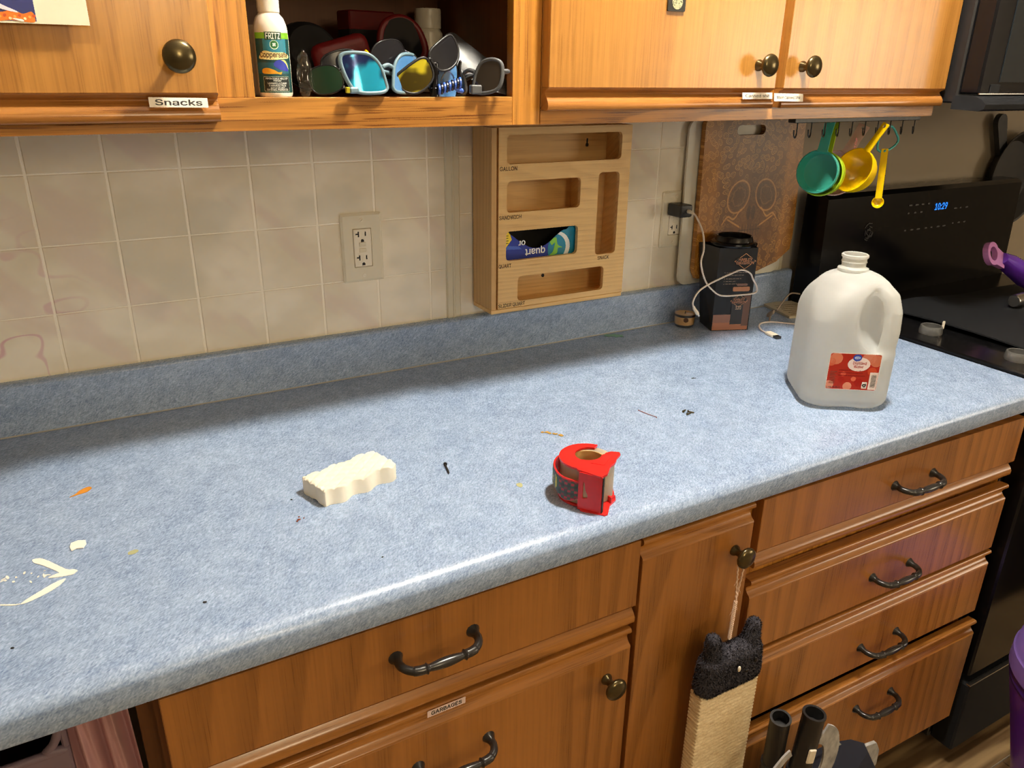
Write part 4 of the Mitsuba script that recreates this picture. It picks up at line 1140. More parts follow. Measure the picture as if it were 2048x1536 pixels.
bl_(smoothpoly([(0.007, 1.4372), (0.0125, 1.4372), (0.0160, 1.4325), (0.0172, 1.4275), (0.0158, 1.4285), (0.0130, 1.4335), (0.0090, 1.4362)]), (214, 206, 120), 4)
bl_(rrect(-0.0150, 0.0165, 1.4030, 1.4192, 0.0005), (186, 200, 176), 3)
bl_(rrect(-0.0146, 0.0161, 1.4034, 1.4188, 0.0005), (14, 26, 24), 4)
for s, z, w in [('PROVIDES RELIEF', 1.4161, 0.0265), ('FROM', 1.4138, 0.0085), ('UNWELCOME', 1.4110, 0.0225), ('PARASITES', 1.4085, 0.0195), ('ICH & VELVET', 1.4060, 0.0165), ('EXTERNAL PARASITES', 1.4040, 0.0250)]:
    bt_(s, 0.0018, 0.001, z, w, (228, 230, 222), 5)
printed('medicine_bottle__label', bl)
labels['medicine_bottle__label'] = {'label': 'green and teal printed bottle label'}

thing('white_tub', 'plain translucent white bottle half hidden behind the labelled bottle in the cubby', 'bottle')
put('white_tub', lathe([(0, 0.0), (0.0150, 0.0), (0.0165, 0.002), (0.0165, 0.072), (0.0150, 0.0790), (0, 0.080)], 40, None, (0.2500, -0.236, FL0)), 'cream_board', 40)

LENS_A = [(-0.026, 0.016), (-0.022, 0.024), (-0.008, 0.025), (0.008, 0.022), (0.020, 0.010), (0.0255, -0.010), (0.0255, -0.018), (0.016, -0.0215), (-0.006, -0.021), (-0.016, -0.016), (-0.0225, -0.002)]
LENS_R = [(-0.027, 0.005), (-0.022, 0.018), (-0.005, 0.022), (0.014, 0.019), (0.025, 0.008), (0.026, -0.008), (0.018, -0.019), (0.0, -0.022), (-0.018, -0.018), (-0.026, -0.008)]
LENS_S = [(-0.030, 0.010), (-0.024, 0.018), (0.0, 0.020), (0.022, 0.018), (0.029, 0.008), (0.024, -0.012), (0.008, -0.020), (-0.012, -0.019), (-0.026, -0.008)]


def glasses(key, label, pos, R, poly, lens, frame, sep=0.064, wrap=4.0, rim=0.0016, second=None, scale=1.0, group=None, flip=False):
    """Sunglasses with folded temples: local x across the face, z up, -y out of the lenses; pos is the centre of the first lens."""
    thing(key, label, 'sunglasses', group)

    def bend(m):
        v = np.array(m.vertices)
        v[:, 1] += wrap * (v[:, 0] - sep / 2) ** 2
        m.vertices = v
        return m

    def place(m):
        m = bend(m)
        m.apply_scale(scale)
        if flip:
            m.apply_transform(np.diag([-1, 1, 1, 1]))
            if m.volume < 0:
                m.invert()
        return moved(m, R, pos)

    base = np.array(poly)
    for i in range(2):
        pts = base if i == 0 else np.c_[sep - base[:, 0], base[:, 1]]
        pl = smoothpoly(pts, 60)
        lm = prism(pl, 0.0014, WALL, (0, 0.0007, 0))
        v, f = trimesh.remesh.subdivide_to_size(lm.vertices, lm.faces, 0.008)
        put(key + '__lens' + ('_001' if i else ''), place(trimesh.Trimesh(v, f, process=False)), lens if i == 0 or second is None else second, 40)
        ring_ = curve(np.c_[pts[:, 0], np.zeros(len(pts)), pts[:, 1]], 60, closed=True)
        put(key + '__rim' + ('_001' if i else ''), place(tube(ring_, rim, 8, closed=True)), frame, 60)
    e = base[:, 0].max()
    w = base[:, 0].min()
    put(key + '__bridge', place(tube(curve([(e - 0.002, 0, 0.008), (sep / 2, -0.001, 0.0105), (sep - e + 0.002, 0, 0.008)], 10), rim * 1.1, 8)), frame, 60)
    zt = 0.006
    for i, (xa, xb) in enumerate(((w, sep - w - 0.012), (sep - w, w + 0.012))):
        path = curve([(xa, 0.0005, zt), (xa - 0.004 * (1 if i == 0 else -1), 0.006, zt), (xa + 0.006 * (1 if i == 0 else -1), 0.013 + 0.003 * i, zt), ((xa + xb) / 2, 0.010 + 0.004 * i, zt - 0.001), (xb, 0.012 + 0.004 * i, zt - 0.012)], 30)
        put(key + '__temple' + ('_001' if i else ''), place(tube(path, rim * 1.15, 8)), frame, 60)


def Rz(a):
    return rot([0, 0, 1], a)


def Ry(a):
    return rot([0, 1, 0], a)


def Rx(a):
    return rot([1, 0, 0], a)


glasses('sunglasses', 'grey-blue sunglasses with bright blue mirror lenses at the front of the cubby', (0.3655, -0.3130, 1.4235), Rz(14) @ Rx(-8), LENS_A, 'mirror_blue', 'teal_grey', 0.062, 5.0, 0.0023, 'pale_blue')  # second lens gets a paler blue, its reflection put into the colour
put('sunglasses__hinge', rbox(0.3365, 0.3415, -0.317, -0.312, 1.4015, 1.4085, 0.0008), 'mirror_gold', False, 'yellow hinge end')
put('sunglasses__arm_stub', rbox(0.3405, 0.353, -0.318, -0.311, 1.4010, 1.4085, 0.002), 'teal_grey', False)
glasses('sunglasses_001', 'black sunglasses with yellow-green mirror lenses tilted up beside the blue pair', (0.4340, -0.3070, 1.4205), Rz(8) @ Ry(-32) @ Rx(-6), LENS_S, 'mirror_gold', 'black_satin', 0.062, 3.0, 0.0021, 'smoke_lens', 0.84)
glasses('sunglasses_002', 'sunglasses with smoky grey lenses left of the blue mirror pair', (0.3450, -0.2960, 1.4290), Rz(6) @ Ry(-12) @ Rx(-10), LENS_R, 'smoke_lens', 'black_gloss', 0.062, 3.0, 0.0013)
glasses('sunglasses_003', 'sunglasses with dark green lenses beside the labelled bottle', (0.3180, -0.3010, 1.4165), Rz(-6) @ Ry(-14) @ Rx(-4), LENS_R, 'green_lens', 'black_gloss', 0.060, 4.0, 0.0014, None, 0.74)
glasses('sunglasses_004', 'grey framed sunglasses with brown lenses at the right end of the cubby', (0.5290, -0.3150, 1.4225), Rz(-58) @ Ry(-6) @ Rx(-6), [(-0.0200, 0.004), (-0.017, 0.018), (-0.004, 0.0225), (0.010, 0.018), (0.020, 0.002), (0.0235, -0.016), (0.016, -0.0215), (-0.002, -0.0215), (-0.015, -0.015)], 'brown_lens', 'grey_frame', 0.060, 4.0, 0.0027, None, 0.92, None, True)
put('sunglasses_004__hinge', rbox(0.5065, 0.5225, -0.3140, -0.3050, 1.4000, 1.4115, 0.0015), 'grey_frame', False)
glasses('sunglasses_005', 'wire sunglasses with pale blue lenses standing behind the blue mirror pair', (0.4180, -0.2820, 1.4270), Rz(-4) @ Ry(10) @ Rx(-10), [(-0.020, -0.020), (-0.021, 0.020), (-0.008, 0.0275), (0.010, 0.0260), (0.024, 0.0200), (0.0270, 0.004), (0.014, -0.018)], 'pale_blue', 'black_gloss', 0.062, 3.0, 0.0011)

thing('visor', 'large curved glossy black visor leaning in the right of the cubby', 'visor')
vs = smoothpoly([(0.487, 1.446), (0.496, 1.468), (0.513, 1.4765), (0.530, 1.466), (0.572, 1.4335), (0.580, 1.412), (0.578, 1.3985), (0.552, 1.404), (0.531, 1.414), (0.505, 1.434)], 70)
vm = prism(vs, 0.0025, WALL, (0, 0, 0))
v_, f_ = trimesh.remesh.subdivide_to_size(vm.vertices, vm.faces, 0.006)
v_ = np.array(v_)
dd = (v_[:, 0] - 0.53) * 0.72 + (v_[:, 2] - 1.437) * 0.69
v_[:, 1] += -0.284 + 7.0 * dd ** 2 + (v_[:, 2] - 1.40) * 0.55
put('visor', trimesh.Trimesh(v_, f_, process=False), 'visor', 40)

thing('key_tether', 'blue and black coiled key tether lying in front of the visor', 'key tether')
coil = []
for i in range(9):
    t = i / 8
    c = np.array([0.4645 + 0.030 * t, -0.3040, 1.4055 + 0.0085 * t])
    a = np.linspace(0, 2 * math.pi, 16, endpoint=False)
    ringp = np.stack([c[0] + 0.0012 * np.cos(a), c[1] + 0.0046 * np.cos(a), c[2] + 0.0052 * np.sin(a)], -1)
    coil.append((tube(ringp, 0.0019, 6, closed=True), (62, 100, 190) if i % 2 == 0 else (16, 18, 30)))
for i in range(5):
    a0 = 2.6 + i * 0.55
    c = np.array([0.4965 + 0.0075 * math.cos(a0), -0.3030, 1.4105 + 0.0065 * math.sin(a0)])
    coil.append((trimesh.creation.icosphere(subdivisions=1, radius=0.0033).apply_translation(c), (66, 104, 200)))
printed('key_tether__coil', coil, 'print_gloss')
put('key_tether__key_ring', tube(curve([(0.470, -0.300, 1.416), (0.478, -0.301, 1.428), (0.488, -0.300, 1.418), (0.480, -0.299, 1.406)], 40, closed=True), 0.0009, 6, closed=True), 'steel', 60, 'thin steel ring')
put('key_tether__strap', tube(curve([(0.498, -0.302, 1.412), (0.495, -0.303, 1.428), (0.4965, -0.302, 1.440), (0.4935, -0.300, 1.430)], 24), 0.0016, 6), 'black_gloss', 60)
thing('pocket_light', 'short black cylinder light standing in the middle of the cubby front', 'flashlight')
put('pocket_light', lathe([(0, 0), (0.0060, 0), (0.0060, 0.010), (0.0052, 0.011), (0.0052, 0.026), (0.0066, 0.028), (0.0068, 0.040), (0.0055, 0.0415), (0, 0.0415)], 28, None, (0.4605, -0.2985, FL0)), 'black_gloss', 35)
thing('goggles', 'dark red framed goggles at the back of the cubby', 'goggles')
gp = curve([(0.424, -0.205, 1.455), (0.430, -0.203, 1.484), (0.455, -0.200, 1.494), (0.478, -0.203, 1.482), (0.488, -0.208, 1.452), (0.470, -0.212, 1.436), (0.440, -0.212, 1.437)], 60, closed=True)
put('goggles__frame', tube(gp, 0.0048, 10, closed=True), 'red_dark', 60)
put('goggles__lens', prism(Polygon(gp[:, [0, 2]]), 0.002, WALL, (0, -0.2045, 0)), 'smoke_lens', 40)
put('goggles__strap', tube(curve([(0.424, -0.205, 1.455), (0.405, -0.19, 1.440), (0.398, -0.18, 1.415), (0.43, -0.17, 1.402), (0.48, -0.18, 1.404), (0.492, -0.20, 1.43), (0.488, -0.208, 1.452)], 50), 0.004, 8), 'black_matte', 60)
thing('red_case', 'dark red hard case lying behind the grey sunglasses', 'case')
put('red_case', moved(rbox(-0.038, 0.038, -0.016, 0.016, -0.030, 0.030, 0.012, 3), Ry(-16), (0.366, -0.222, 1.4360)), 'red_dark', 40)
thing('black_case', 'round black case behind the bottle in the cubby', 'case')
put('black_case', moved(lathe([(0, -0.03), (0.030, -0.028), (0.041, -0.012), (0.044, 0.0), (0.041, 0.012), (0.03, 0.028), (0, 0.03)], 36), rot([1, 0, 0], 70), (0.336, -0.160, 1.444)), 'black_matte', 40)
put('black_case__zip', moved(tube([(0.0448 * math.cos(a), 0.0448 * math.sin(a), 0) for a in np.linspace(0, 2 * math.pi, 40, endpoint=False)], 0.0012, 6, closed=True), rot([1, 0, 0], 70), (0.336, -0.160, 1.444)), 'brushed_black', 60)
thing('black_box', 'black box with a red top at the back of the cubby', 'box')
put('black_box__carton', moved(rbox(-0.036, 0.036, -0.02, 0.02, 0, 0.108, 0.002), Rz(8), (0.437, -0.115, FL0)), 'black_matte', False)
put('black_box__red_band', moved(rbox(-0.0362, 0.0362, -0.0202, 0.0202, 0.082, 0.1085, 0.002), Rz(8), (0.437, -0.115, FL0)), 'red_dark', False)
thing('pill_bottle', 'white pill bottle in the dark back corner of the cubby', 'bottle')
put('pill_bottle__body', lathe([(0, 0), (0.021, 0), (0.0225, 0.002), (0.0225, 0.085), (0.018, 0.092), (0, 0.092)], 36, None, (0.556, -0.062, FL0)), 'white_plastic', 40)
put('pill_bottle__cap', lathe([(0, 0.092), (0.0205, 0.092), (0.0205, 0.118), (0.0195, 0.120), (0, 0.120)], 36, None, (0.556, -0.062, FL0)), 'white_plastic', 40)
thing('yellow_stick', 'yellow plastic stick poking out above the blue mirror sunglasses', 'stick')
put('yellow_stick', tube([(0.350, -0.268, 1.4120), (0.3640, -0.279, 1.4350), (0.3760, -0.288, 1.4490)], [0.003, 0.003, 0.0034], 10), 'yellow', 40)
thing('plastic_bag_scrap', 'crumpled clear plastic wrapper between the labelled bottle and the green sunglasses', 'wrapper')
cr = trimesh.creation.icosphere(subdivisions=3, radius=1.0)
cv = np.array(cr.vertices)
cv = cv * (0.8 + 0.5 * meshkit.fbm(cv * 2.3, 3))[:, None] * np.array([0.0085, 0.0065, 0.024]) + np.array([0.2935, -0.294, 1.4215])
cv[:, 2] = np.maximum(cv[:, 2], FL0)
put('plastic_bag_scrap', trimesh.Trimesh(cv, cr.faces, process=False), 'clear_plastic', False)

# ------------------------------------------------------------------ hook rail and measuring cups
thing('hook_rail', 'black rail of wire hooks screwed under the right wall cabinet', 'hook rail')
HY = -0.279
put('hook_rail__bar', rbox(1.150, 1.4960, HY - 0.0065, HY + 0.010, 1.3510, 1.3594, 0.001), 'black_satin', False)
for i in range(10):
    x = 1.160 + 0.0362 * i
    pth = curve([(x + 0.004, HY, 1.3520), (x + 0.0045, HY, 1.340), (x + 0.002, HY - 0.002, 1.3310), (x - 0.006, HY - 0.007, 1.3265), (x - 0.014, HY - 0.011, 1.3310), (x - 0.0165, HY - 0.012, 1.3400)], 26)
    put('hook_rail__hook' + ('_%03d' % i if i else ''), tube(pth, 0.0012, 6), 'black_satin', 60)


def cup(key, label, c, n, h, r, d, m, L, hw=0.0075, rnd=0.35, grp=None):
    thing(key, label, 'measuring cup', grp)
    n = unit(n)
    h = unit(np.asarray(h, float) - n * (np.asarray(h, float) @ n))
    R = axes(np.cross(h, n), h, n)
    t = 0.0016
    pr = [(r, 0), (r + 0.001, -0.001), (r * 0.985, -d * 0.5), (r * (0.97 - 0.25 * rnd), -d * 0.85), (r * (0.85 - 0.45 * rnd), -d), (0, -d),
          (0, -d + t), (r * (0.85 - 0.45 * rnd) - t, -d + t), (r * (0.97 - 0.25 * rnd) - t, -d * 0.85), (r * 0.985 - t, -d * 0.5), (r - t, 0), (r, 0)]
    if rnd > 0.6:
        a = np.linspace(0, 90, 9)
        out = [(r * math.cos(math.radians(q)), -d * math.sin(math.radians(q))) for q in a]
        inn = [((r - t) * math.cos(math.radians(q)), -(d - t) * math.sin(math.radians(q))) for q in a[::-1]]
        pr = out[:-1] + [(0, -d), (0, -d + t)] + inn[1:] + [(r, 0)]
    put(key + '__bowl', lathe(pr, 44, R, c), m, 40)
    hp = Polygon([(-hw, r - 0.001), (hw, r - 0.001), (hw * 0.85, r + L * 0.5), (hw, r + L), (-hw, r + L), (-hw * 0.85, r + L * 0.5)]).buffer(0.002).difference(Point(0, r + L - 0.004).buffer(0.0032))
    put(key + '__handle', prism(hp, 0.0026, R, np.array(c) - R @ np.array([0, 0, 0.0026])), m, 40)


cup('measuring_cup', 'green measuring cup nested behind the teal one on the hook rail', (1.262, -0.264, 1.258), (-0.93, -0.30, 0.12), (0.24, 0.0, 1), 0.0405, 0.032, 'green', 0.056)
cup('measuring_cup_001', 'teal measuring cup hanging from the hook rail beside the cutting board', (1.243, -0.270, 1.263), (-0.93, -0.30, 0.12), (0.22, 0.0, 1), 0.0385, 0.024, 'teal', 0.056)
cup('measuring_cup_002', 'pinkish white measuring cup mostly hidden behind the yellow one', (1.3560, -0.2200, 1.2500), (-0.75, -0.60, 0.20), (0.0, -0.5, 1), 0.0430, 0.018, 'pink_white', 0.056, 0.0090)
cup('measuring_cup_003', 'deep round yellow measuring cup hanging between the teal cup and the spoons', (1.3300, -0.2790, 1.2640), (-0.93, 0.02, 0.36), (0.50, -0.32, 0.8), 0.0420, 0.046, 'yellow', 0.052, 0.0055, 0.8)
LR = axes([1, 0, 0], [0, 1, 0], [0, 0, 1])
for i, (k, x0, zz) in enumerate((('measuring_cup_002', 1.3340, 1.300),)):
    put(k + '__marking', moved(text('1/2 CUP', 0.0055, axes([0, 0, 1], [1, 0, 0], [0, -1, 0]) if False else WALL @ rot([0, 0, 1], 84), (0, 0, 0), 0.0003, True, 0.024), None, (1.3575, -0.2560, 1.2950)), 'red_plastic', False, 'red lettering on the handle')

thing('spoon_ring', 'turquoise rounded ring hanging from a hook with two measuring spoons on it', 'ring')
rg = curve([(1.4080, -0.268, 1.2975), (1.4045, -0.270, 1.3210), (1.4180, -0.272, 1.3370), (1.4340, -0.272, 1.3390), (1.4560, -0.270, 1.3230), (1.4650, -0.268, 1.3110), (1.4560, -0.266, 1.3000), (1.4320, -0.266, 1.2930)], 70, closed=True)
put('spoon_ring', tube(rg, 0.0022, 8, closed=True), 'turquoise', 60)


def spoon(key, label, top, bot, rb, m, n):
    thing(key, label, 'measuring spoon')
    top, bot = np.array(top), np.array(bot)
    d = unit(bot - top)
    n = unit(np.array(n) - d * (np.array(n) @ d))
    R = axes(np.cross(d, n), d, n)
    L = float(np.linalg.norm(bot - top))
    hp = Polygon([(-0.0050, 0), (0.0050, 0), (0.0050, L - rb * 0.8), (-0.0050, L - rb * 0.8)]).buffer(0.0012).difference(Point(0, 0.003).buffer(0.0024))
    put(key + '__handle', prism(hp, 0.0026, R, top), m, 40)
    a = np.linspace(0, 90, 8)
    out = [(rb * math.cos(math.radians(q)), -rb * 0.8 * math.sin(math.radians(q))) for q in a]
    inn = [((rb - 0.0012) * math.cos(math.radians(q)), -(rb * 0.8 - 0.0012) * math.sin(math.radians(q))) for q in a[::-1]]
    put(key + '__bowl', lathe(out[:-1] + [(0, -rb * 0.8), (0, -rb * 0.8 + 0.0012)] + inn[1:] + [(rb, 0)], 30, R, bot), m, 40)


spoon('measuring_spoon', 'yellow measuring spoon hanging from the turquoise ring', (1.4240, -0.2720, 1.2975), (1.4270, -0.2760, 1.1960), 0.0115, 'yellow', (-0.7, -0.7, 0))
spoon('measuring_spoon_001', 'black measuring spoon hanging behind the yellow spoon', (1.4400, -0.2640, 1.2955), (1.4560, -0.2600, 1.1930), 0.0120, 'black_gloss', (0.75, -0.65, 0))

# ------------------------------------------------------------------ microwave and stove
thing('microwave', 'black over-the-range microwave at the right end of the wall cabinets', 'microwave')
MX0, MX1, MZ0 = 1.5030, 2.263, 1.3720
put('microwave__body', rbox(MX0, MX1, -0.345, -0.004, MZ0 + 0.012, 1.80, 0.003), 'black_satin', False)
put('microwave__door', rbox(MX0, 2.09, -0.385, -0.347, MZ0 + 0.028, 1.80, 0.004), 'black_gloss', False)
put('microwave__door__trim', rbox(MX0 + 0.0005, 2.088, -0.3866, -0.3845, MZ0 + 0.0285, MZ0 + 0.0305), 'steel', False, 'thin bright line under the door')
put('microwave__door__window', rbox(MX0 + 0.055, 2.02, -0.3868, -0.3840, MZ0 + 0.050, 1.765), 'dark_glass', False)
put('microwave__control_panel', rbox(2.094, MX1, -0.385, -0.347, MZ0 + 0.028, 1.80, 0.004), 'black_gloss', False)
mlip = [(-0.345, MZ0 + 0.002), (-0.345, MZ0 + 0.026), (-0.385, MZ0 + 0.026), (-0.402, MZ0 + 0.020), (-0.410, MZ0 + 0.012), (-0.408, MZ0 + 0.004), (-0.398, MZ0)]
put('microwave__vent_lip', extrude_x(mlip, MX0 - 0.012, MX1 + 0.004), 'grey_mat', 40)
put('microwave__badge', rbox(MX0 + 0.030, MX0 + 0.060, -0.3870, -0.3850, MZ0 + 0.030, MZ0 + 0.046, 0.001), 'grey_mat', False, 'small dark metal clip')

thing('stove', 'black electric range with a tall control panel at the right end of the counter', 'stove')
SX0, SX1, SZ = 1.5105, 2.270, 0.922
put('stove__body', rbox(SX0, SX1, -0.595, -0.03, 0.04, SZ - 0.012, 0.002), 'stove_side', False)
put('stove__cooktop', rbox(SX0 - 0.001, SX1, -0.640, -0.03, SZ - 0.012, SZ, 0.003), 'stove_black', False)
put('stove__oven_door', rbox(SX0 + 0.004, SX1 - 0.004, -0.640, -0.597, 0.245, 0.80, 0.004), 'stove_black', False)
put('stove__storage_drawer', rbox(SX0 + 0.002, SX1 - 0.004, -0.648, -0.597, 0.045, 0.229, 0.004), 'grey_mat', False)
put('stove__storage_drawer__trim', rbox(SX0 + 0.003, SX1 - 0.005, -0.6486, -0.640, 0.2275, 0.2305), 'steel', False, 'bright top edge of the drawer')
put('stove__front_panel', rbox(SX0 + 0.004, SX1 - 0.004, -0.640, -0.597, 0.805, 0.908, 0.004), 'stove_black', False)
put('stove__control_panel', hull([[x, y, z] for x in (SX0, SX1) for y, z in [(-0.030, SZ), (-0.100, SZ), (-0.092, 1.170), (-0.080, 1.179), (-0.030, 1.179)]]), 'stove_black', False)
put('stove__base', rbox(SX0 + 0.02, SX1 - 0.02, -0.56, -0.05, 0.0, 0.04), 'black_matte', False)
put('stove__oven_handle', cat([tube([(1.57, -0.672, 0.765), (2.21, -0.672, 0.765)], 0.011, 12), rbox(1.575, 1.60, -0.672, -0.640, 0.757, 0.773, 0.002), rbox(2.18, 2.205, -0.672, -0.640, 0.757, 0.773, 0.002)]), 'black_satin', 40)
SP = rot([1, 0, 0], -math.degrees(math.atan2(0.008, 0.248))) @ WALL
scene['stove__clock_display'] = {**ply(text('10:29', 0.0160, SP, (1.905, -0.0945, 1.121), 0.0003, True, 0.050), 'black_gloss'), 'emitter': {'type': 'area', 'radiance': {'type': 'rgb', 'value': [0.03, 0.35, 1.6]}}}
labels['stove__clock_display'] = {'label': 'blue clock display reading 10:29'}
sym = []
r2 = np.random.default_rng(5)
for gx, gz, nx, nz in [(1.80, 1.137, 4, 1), (1.80, 1.118, 3, 1), (1.80, 1.076, 3, 3), (1.88, 1.076, 4, 3), (1.985, 1.118, 3, 1), (1.99, 1.080, 3, 2)]:
    for i in range(nx):
        for j in range(nz):
            sym.append((moved(prism(rrect(0, r2.uniform(0.006, 0.013), 0, 0.0035, 0.001), 0.0002), SP, (gx + i * 0.024, -0.0950 - 0.0 * j, gz - j * 0.014)), (78, 80, 84)))
for i in range(18):
    a = r2.uniform(0, 6.28)
    q = r2.uniform(0.004, 0.022)
    sym.append((moved(prism(affinity.rotate(sbox(-0.0012, -0.006, 0.0012, 0.006), math.degrees(a)), 0.0002), SP, (1.665 + q * math.cos(a), -0.0962, 1.085 + 1.2 * q * math.sin(a))), (44, 45, 46)))
marks = {}
for k_, (m_, c_) in enumerate(sym[:-18]):
    printed('stove__button_mark' + ('_%03d' % k_ if k_ else ''), [(m_, c_)], 'print_gloss')
printed('stove__sticker_pattern', sym[-18:], 'print_gloss')
labels['stove__sticker_pattern'] = {'label': 'faint dark burst-shaped decal on the control panel', 'kind': 'stuff'}


mat('beige_cloth', srgb(176, 154, 134), 0.95, sheen=0.3, two=True)
thing('kitchen_towel', 'beige towel hanging on the oven door handle', 'towel')
tw_ = Polygon([(1.585, 0.776), (1.585, 0.60), (1.600, 0.42), (1.615, 0.36), (1.90, 0.36), (1.90, 0.776)])
put('kitchen_towel__front', prism(tw_, 0.006, WALL, (0, -0.6840, 0)), 'beige_cloth', False)
put('kitchen_towel__fold', rbox(1.60, 1.90, -0.690, -0.655, 0.7765, 0.782, 0.002), 'beige_cloth', False)


def knobcover(key, label, x, y):
    thing(key, label, 'knob cover')
    put(key + '__ring', lathe([(0.0225, 0.0), (0.0235, 0.004), (0.0215, 0.016), (0.0195, 0.0175), (0.0185, 0.0165), (0.0195, 0.005), (0.0190, 0.0), (0.0225, 0.0)], 36, None, (x, y, SZ + 0.0002)), 'clear_solid', 40)
    put(key + '__tab', rbox(x + 0.016, x + 0.021, y - 0.016, y - 0.011, SZ + 0.010, SZ + 0.028, 0.0018, 2), 'white_plastic', 40, 'white latch tab')


knobcover('knob_cover', 'clear round stove knob cover with a white tab, the farther of two beside the counter', 1.5760, -0.352)
knobcover('knob_cover_001', 'clear round stove knob cover nearest the front right corner of the counter', 1.5740, -0.536)

thing('silicone_mat', 'dark grey flexible mat rumpled over the stove top', 'mat')
mu, mv = np.meshgrid(np.linspace(0, 1, 50), np.linspace(0, 1, 36), indexing='ij')
mxx = 1.628 + 0.52 * mu
myy = -0.20 - 0.36 * mv + 0.02 * np.sin(mu * 5)
edge = np.minimum(np.minimum(mu, 1 - mu) * 8, np.minimum(mv, 1 - mv) * 8).clip(0, 1)
mzz = SZ + 0.001 + 0.010 * (0.5 + 0.5 * np.sin(mu * 9 + 3.5 * mv)) * (1 - 0.6 * edge) + 0.006 * edge
n_ = mu.size
V = np.vstack([np.stack([mxx, myy, mzz + 0.003], -1).reshape(-1, 3), np.stack([mxx, myy, mzz], -1).reshape(-1, 3)])
F = []
for i in range(49):
    for j in range(35):
        a, b, c, d_ = i * 36 + j, (i + 1) * 36 + j, (i + 1) * 36 + j + 1, i * 36 + j + 1
        F += [[a, c, b], [a, d_, c], [n_ + a, n_ + b, n_ + c], [n_ + a, n_ + c, n_ + d_]]
rim = [i * 36 for i in range(50)] + [49 * 36 + j for j in range(1, 36)] + [i * 36 + 35 for i in range(48, -1, -1)] + [j for j in range(34, 0, -1)]
for a, b in zip(rim, rim[1:] + rim[:1]):
    F += [[a, b, n_ + b], [a, n_ + b, n_ + a]]
mm = trimesh.Trimesh(V, F, process=False)
if mm.volume < 0:
    mm.invert()
put('silicone_mat', mm, 'grey_mat', 40)

thing('metal_shaker', 'small metal shaker lying on the stove under the purple scoop', 'shaker')
put('metal_shaker', moved(lathe([(0, 0), (0.013, 0), (0.015, 0.003), (0.015, 0.045), (0.012, 0.050), (0, 0.050)], 28), axes([0, 1, 0], [0, 0, 1], unit([1, 0.1, 0])), (1.885, -0.345, SZ + 0.0292)), 'steel', 40)

thing('frying_pan', 'black pan hanging by its handle loop on the wall behind the stove', 'pan')
put('frying_pan__handle', hull(np.vstack([[[2.222 + 0.020 * math.cos(a), y, 1.322 + 0.020 * math.sin(a)] for a in np.linspace(0, 6.28, 16) for y in (-0.030, -0.016)], [[2.246, y, 1.235] for y in (-0.03, -0.016)], [[2.278, y, 1.235] for y in (-0.03, -0.016)]])), 'black_satin', 40)
put('frying_pan__bowl', lathe([(0, 0.0), (0.100, 0.0), (0.125, 0.030), (0.128, 0.031), (0.128, 0.034), (0.122, 0.033), (0.098, 0.004), (0, 0.004)], 48, WALL, (2.345, -0.006, 1.170)), 'black_satin', 40)

thing('scoop', 'purple plastic scoop with a lavender loop handle lying across the stove', 'scoop')
sd = unit([0.905, 0.02, -0.40])
so = np.array([1.845, -0.2900, 1.055])
su = np.array([0, 0, 1.0]) - sd * sd[2]
su = unit(su)
sw = np.cross(sd, su)
SR = axes(sd, sw, su)
nl = np.array([-0.62, -0.60, 0.50])
nl = unit(nl - sd * (nl @ sd))
LRS = axes(sd, np.cross(nl, sd), nl)
lp = affinity.scale(Point(0, 0).buffer(1, quad_segs=16), 0.030, 0.026).union(Polygon([(0.018, -0.020), (0.062, -0.0165), (0.062, 0.0165), (0.018, 0.020)])).buffer(0.004).buffer(-0.004)
put('scoop__loop', prism(lp.difference(affinity.scale(Point(0.001, 0).buffer(1, quad_segs=16), 0.019, 0.0155)), 0.012, LRS, so + LRS @ np.array([0, 0, -0.006])), 'lavender', 40, 'lavender hanging loop')
body = hull(np.vstack([[(SR @ (np.array([x, w * math.cos(a), 0.006 + hh * math.sin(a)]))) + so for a in np.linspace(0, 2 * math.pi, 20)] for x, w, hh in [(0.050, 0.016, 0.013), (0.10, 0.024, 0.022), (0.20, 0.030, 0.027), (0.235, 0.026, 0.024)]]))
put('scoop__handle', body, 'purple', 40)
rib = []
for i in range(12):
    rx = 0.062 + 0.012 * i
    rz = 0.006 + float(np.interp(rx, [0.050, 0.10, 0.20, 0.235], [0.013, 0.022, 0.027, 0.024]))
    rib.append(moved(rbox(rx, rx + 0.005, -0.006, 0.006, rz - 0.002, rz + 0.0008, 0.0008), SR, so))
put('scoop__grip_ribs', cat(rib), 'purple_dark', False)

# ------------------------------------------------------------------ hanging cat scratcher
thing('cat_scratcher', 'sisal cat scratcher with a dark fuzzy cat head hanging by rope from a knob', 'cat scratcher')
put('cat_scratcher__board', rbox(0.6990, 0.8150, -0.6640, -0.6420, 0.180, 0.610, 0.006, 2), 'sisal', 40)
tw = []
for i in range(60):
    zz = 0.184 + i * 0.0067
    tw.append(rbox(0.6985, 0.8155, -0.6652, -0.6410, zz, zz + 0.0052, 0.0016))
put('cat_scratcher__sisal_winding', cat(tw), 'sisal', 40, 'cream sisal cord wound round the board')
labels['cat_scratcher__sisal_winding']['kind'] = 'stuff'
hd = m3.Manifold.batch_hull([m3.Manifold.sphere(0.020, 24).scale([1, 0.85, 1]).translate(p) for p in [(0.7155, -0.655, 0.596), (0.7990, -0.655, 0.596), (0.7200, -0.655, 0.6340), (0.7950, -0.655, 0.6340)]])
for ex, er in ((0.7230, -1), (0.7930, 1)):
    ear = m3.Manifold.batch_hull([m3.Manifold.sphere(0.0165, 20).scale([1, 0.8, 1]).translate((ex, -0.655, 0.640)), m3.Manifold.sphere(0.0100, 20).translate((ex + 0.005 * er, -0.655, 0.6760))])
    hd = hd + ear
hm = tm(hd.refine_to_length(0.006))
